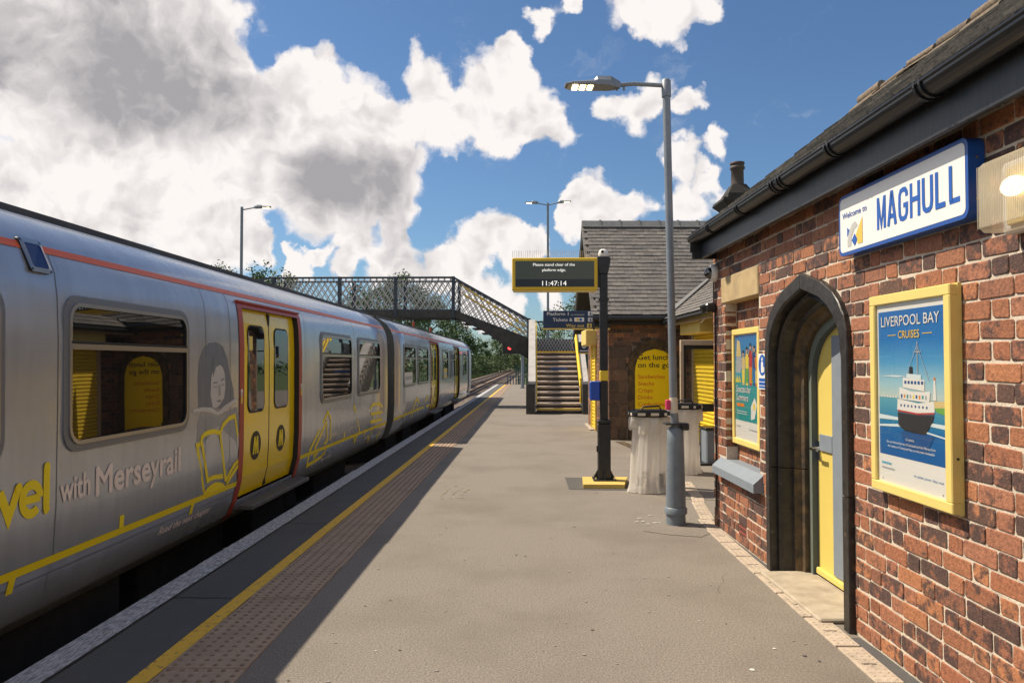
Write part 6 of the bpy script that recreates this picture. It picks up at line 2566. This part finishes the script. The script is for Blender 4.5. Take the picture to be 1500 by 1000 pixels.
q.tube([(1.50, SYB - .1, 1.08), (1.50, SYB - .1, .35)], .024, 'handrail_yellow', 8)
q.tube([(.13, SYB + .02, .30), (.13, SYB + .02, 1.0), (.13, SYT, 3.05)], .018, 'handrail_yellow', 8)
q.build('handrail', fb)

# signal and its post at the platform end
sp = thing('railway_signal', 'railway signal showing a red light under the footbridge stairs', 'signal', (-.62, 48, 0))
m = MB()
m.tube([(0, 0, 0), (0, 0, 2.75)], .10, 'post_grey', 12)
m.box(-.15, .15, -.15, .15, 0, .05, 'post_grey')
m.box(-.9, .1, -.05, .05, 2.15, 2.2, 'black_paint')
m.build('post', sp)
m = MB()
m.box(-1.25, -.35, -.12, .06, 2.22, 2.78, 'black_paint', .02)
m.box(-1.3, -.2, -.16, .06, 2.17, 2.22, 'black_paint')
m.build('signal_head', sp)
m = MB()
m.tube([(-.80, -.13, 2.52), (-.80, -.15, 2.52)], .11, 'signal_red', 14)
m.build('red_lamp', sp)

# palisade fence at the platform end
pf = thing('palisade_fence', 'dark green palisade fence across the platform end', 'fence', (-1.2, 56.3, 0))
for k in range(36):
    q = MB()
    x = k * .15
    h = 1.4 if k < 3 else 1.55
    q.add([(x - .035, 0, -.3), (x + .035, 0, -.3), (x + .035, 0, h - .1), (x, 0, h), (x - .035, 0, h - .1), (x - .035, .02, -.3), (x + .035, .02, -.3), (x + .035, .02, h - .1), (x, .02, h), (x - .035, .02, h - .1)],
          [(4, 3, 2, 1, 0), (5, 6, 7, 8, 9), (0, 1, 6, 5), (1, 2, 7, 6), (2, 3, 8, 7), (3, 4, 9, 8), (4, 0, 5, 9)], 'fence_green')
    q.build('pale', pf)
q = MB()
for z in (.3, 1.1):
    q.box(-.05, 5.4, .021, .06, z, z + .05, 'fence_green')
for k in range(4):
    q.box(k * 1.8 - .04, k * 1.8 + .04, .06, .12, -.3, 1.5, 'fence_green')
q.build('fence_rails', pf)
bf = thing('low_railing', 'low blue railing beyond the end of the platform', 'railing', (-1.9, 58.5, -1.0))
for k in range(5):
    q = MB()
    q.box(k * .22 - .03, k * .22 + .03, -.03, .03, 0, 1.65, 'fence_blue')
    q.build('post', bf)
q = MB()
q.box(-.03, .9, -.02, .02, 1.5, 1.56, 'fence_blue')
q.build('top_bar', bf)

# ================================================================== TREES
LEAFN = 0


def tree(name, label, x, y, h, rad, seed, n=5200, leaf=.20, mat='leaf', trunk=.35, group='trees beside the railway', sparse=0.0, z0=-1.25, aspect=1.0):
    r = random.Random(seed)
    t = thing(name, label, 'tree' if h > 4 else 'bush', (x, y, z0), 0, group)
    H = h - z0
    m = MB()
    hb = H * trunk
    tips = []
    m.tube([(0, 0, 0), (r.uniform(-.1, .1), 0, hb * .5), (r.uniform(-.2, .2), r.uniform(-.2, .2), hb), (r.uniform(-.3, .3), 0, H * .8)], [H * .026, H * .021, H * .016, H * .004], 'bark', 8)
    nb = 11
    for k in range(nb):
        a = 2.4 * k + r.uniform(-.4, .4)
        zz = hb * .75 + (H * .82 - hb * .75) * k / nb
        reach = rad * r.uniform(.55, .95) * (1 - .45 * k / nb)
        e = Vector((math.cos(a) * reach, math.sin(a) * reach, zz + H * r.uniform(.06, .16)))
        m.tube([(0, 0, zz), (e.x * .5, e.y * .5, (zz + e.z) / 2 + .15), e], [H * .010, H * .006, H * .002], 'bark', 5)
        tips.append(e)
    m.build('trunk', t)
    # leaf clumps along the branches and over the crown
    cl = []
    zc, rz = (hb * .8 + H) / 2, (H - hb * .8) / 2
    for k in range(int(52 * (1 - sparse))):
        u, v = r.uniform(-1, 1), r.uniform(0, 6.283)
        q = math.sqrt(1 - u * u)
        k_ = r.uniform(.45, 1.0) ** .7
        rr = rad * (1 - .25 * max(u, 0)) * k_
        cl.append((Vector((q * math.cos(v) * rr * aspect, q * math.sin(v) * rr, zc + u * rz * k_)), r.uniform(.16, .34) * rad))
    for e in tips:
        cl.append((e, rad * r.uniform(.16, .3)))
    per = max(8, n // len(cl))
    vs, fs = [], []
    for c, s in cl:
        for k in range(per):
            d_ = Vector((r.gauss(0, 1), r.gauss(0, 1), r.gauss(0, .8)))
            p = c + d_.normalized() * s * r.random() ** .45
            nn = (d_.normalized() * .6 + Vector((r.gauss(0, .6), r.gauss(0, .6), r.gauss(.5, .6)))).normalized()
            a = nn.orthogonal().normalized()
            b = nn.cross(a)
            an = r.uniform(0, 6.28)
            a, b = a * math.cos(an) + b * math.sin(an), b * math.cos(an) - a * math.sin(an)
            L_ = leaf * r.uniform(.6, 1.3)
            k0 = len(vs)
            vs += [p - a * L_ * .5, p + b * L_ * .28 + nn * L_ * .06, p + a * L_ * .5, p - b * L_ * .28 + nn * L_ * .06]
            fs.append((k0, k0 + 1, k0 + 2, k0 + 3))
    cm = MB()
    cm.add(vs, fs, mat)
    cm.build('crown', t)
    return t


tree('broadleaf_tree', 'large dark green tree behind the bridge, above the far end of the train', -11.4, 66, 9.6, 3.9, 1, 9000, .26, trunk=.2)
tree('broadleaf_tree', 'dark spreading tree low beneath the bridge deck, left of the gap of sky', -11.0, 82, 8.6, 3.6, 2, 8000, .26, trunk=.15)
tree('broadleaf_tree', 'bushy tree behind the train roof at the left of the dark tree', -13.6, 62, 7.6, 3.4, 3, 6000, .26, trunk=.2)
tree('broadleaf_tree', 'tree crown at the edge of the sky gap under the bridge', -10.2, 100, 8.2, 3.4, 4, 7000, .28, trunk=.15)
tree('broadleaf_tree', 'tree seen through the lattice at the left part of the bridge', -16.0, 46, 7.6, 2.4, 5, 4500, .2, mat='leaf_light', trunk=.3)
tree('broadleaf_tree', 'small leafy tree top just over the train roof by the lamp post', -16.0, 39, 6.9, 1.8, 6, 3500, .16, mat='leaf_light', trunk=.3)
tree('broadleaf_tree', 'leafy crown peeping over the train roof left of the bridge end', -15.2, 41, 6.6, 1.5, 7, 3000, .16, mat='leaf_light', trunk=.3)
tree('broadleaf_tree', 'feathery light green tree behind the navy direction sign', 2.9, 52, 6.9, 1.9, 8, 3200, .17, mat='leaf_light', trunk=.2)
tree('broadleaf_tree', 'green tree behind the stair landing parapet', .9, 60, 4.9, 1.9, 9, 4000, .18, mat='leaf_light', trunk=.15)
tree('broadleaf_tree', 'slender tree alone against the sky beyond the tracks', -12.5, 190, 7.6, 2.2, 10, 3500, .4, trunk=.2, sparse=.3)
tree('broadleaf_tree', 'rounded distant tree above the tracks', -9.0, 215, 9.4, 5.2, 11, 6000, .42, trunk=.12)
tree('broadleaf_tree', 'distant tree at the right of the vanishing tracks', -2.0, 200, 7.2, 4.2, 12, 5000, .42, mat='leaf_light', trunk=.12)
tree('broadleaf_tree', 'distant bright tree behind the signal post', 2.0, 170, 7.0, 3.6, 13, 5000, .4, mat='leaf_light', trunk=.12)
for k, (x, y, h, rd) in enumerate([(-14.2, 108, 2.4, 3.0), (-13.5, 126, 2.2, 3.0), (-13.2, 142, 2.6, 3.2), (-13.0, 160, 3.0, 3.4), (-12.6, 178, 3.4, 3.6), (-11.5, 205, 4.2, 4.5), (-8.0, 232, 4.0, 5.0), (-3.5, 238, 3.8, 5.0), (-.2, 215, 3.0, 4.0)]):
    tree('bush', ['low bush first in the row beside the far tracks', 'second low bush in the row beside the far tracks', 'third bush in the row beside the far tracks', 'fourth bush in the row beside the far tracks', 'fifth bush in the row beside the far tracks', 'broad bush below the rounded distant tree', 'bush closing the view where the tracks vanish', 'bush right of where the tracks vanish', 'bush behind the signal at the track side'][k],
         x, y, h, rd, 30 + k, 3200, .36, mat='leaf_light' if k % 3 else 'leaf', trunk=.05, group='bushes along the railway')
# far wood on the horizon
g = MB()
r = random.Random(99)
for k in range(9000):
    a = r.uniform(-1.0, 1.0)
    y = r.uniform(330, 420)
    x = a * 420
    hgt = 5 + 4 * mnoise.noise(Vector((x * .02, y * .02, 0))) + 3 * mnoise.noise(Vector((x * .09, 3, 0)))
    z = -1.2 + hgt * r.random() ** .5
    s = r.uniform(.6, 1.3)
    nn = Vector((r.gauss(0, 1), r.gauss(-.6, 1), r.gauss(.6, 1))).normalized()
    a_ = nn.orthogonal().normalized()
    b_ = nn.cross(a_)
    p = Vector((x, y, z))
    g.add([p - a_ * s, p + b_ * s * .7, p + a_ * s, p - b_ * s * .7], [(0, 1, 2, 3)], 'leaf')
tag(g.build('far_wood'), 'far line of trees along the horizon', 'wood', kind='stuff')
# long grass on the bank beside the far track
g = MB()
for k in range(16000):
    y = 58 + 170 * r.random() ** 1.4
    x = -10.2 - abs(r.gauss(0, 2.2))
    h = r.uniform(.25, .8)
    w = .05 + y * .0009
    a = r.uniform(-.3, .3)
    g.add([(x - w, y, -1.25), (x + w, y, -1.25), (x + a * h, y + r.uniform(-.2, .2), -1.25 + h)], [(0, 1, 2)], 'leaf_light')
tag(g.build('bank_grass'), 'long green grass on the bank beside the far track', 'grass', kind='stuff')
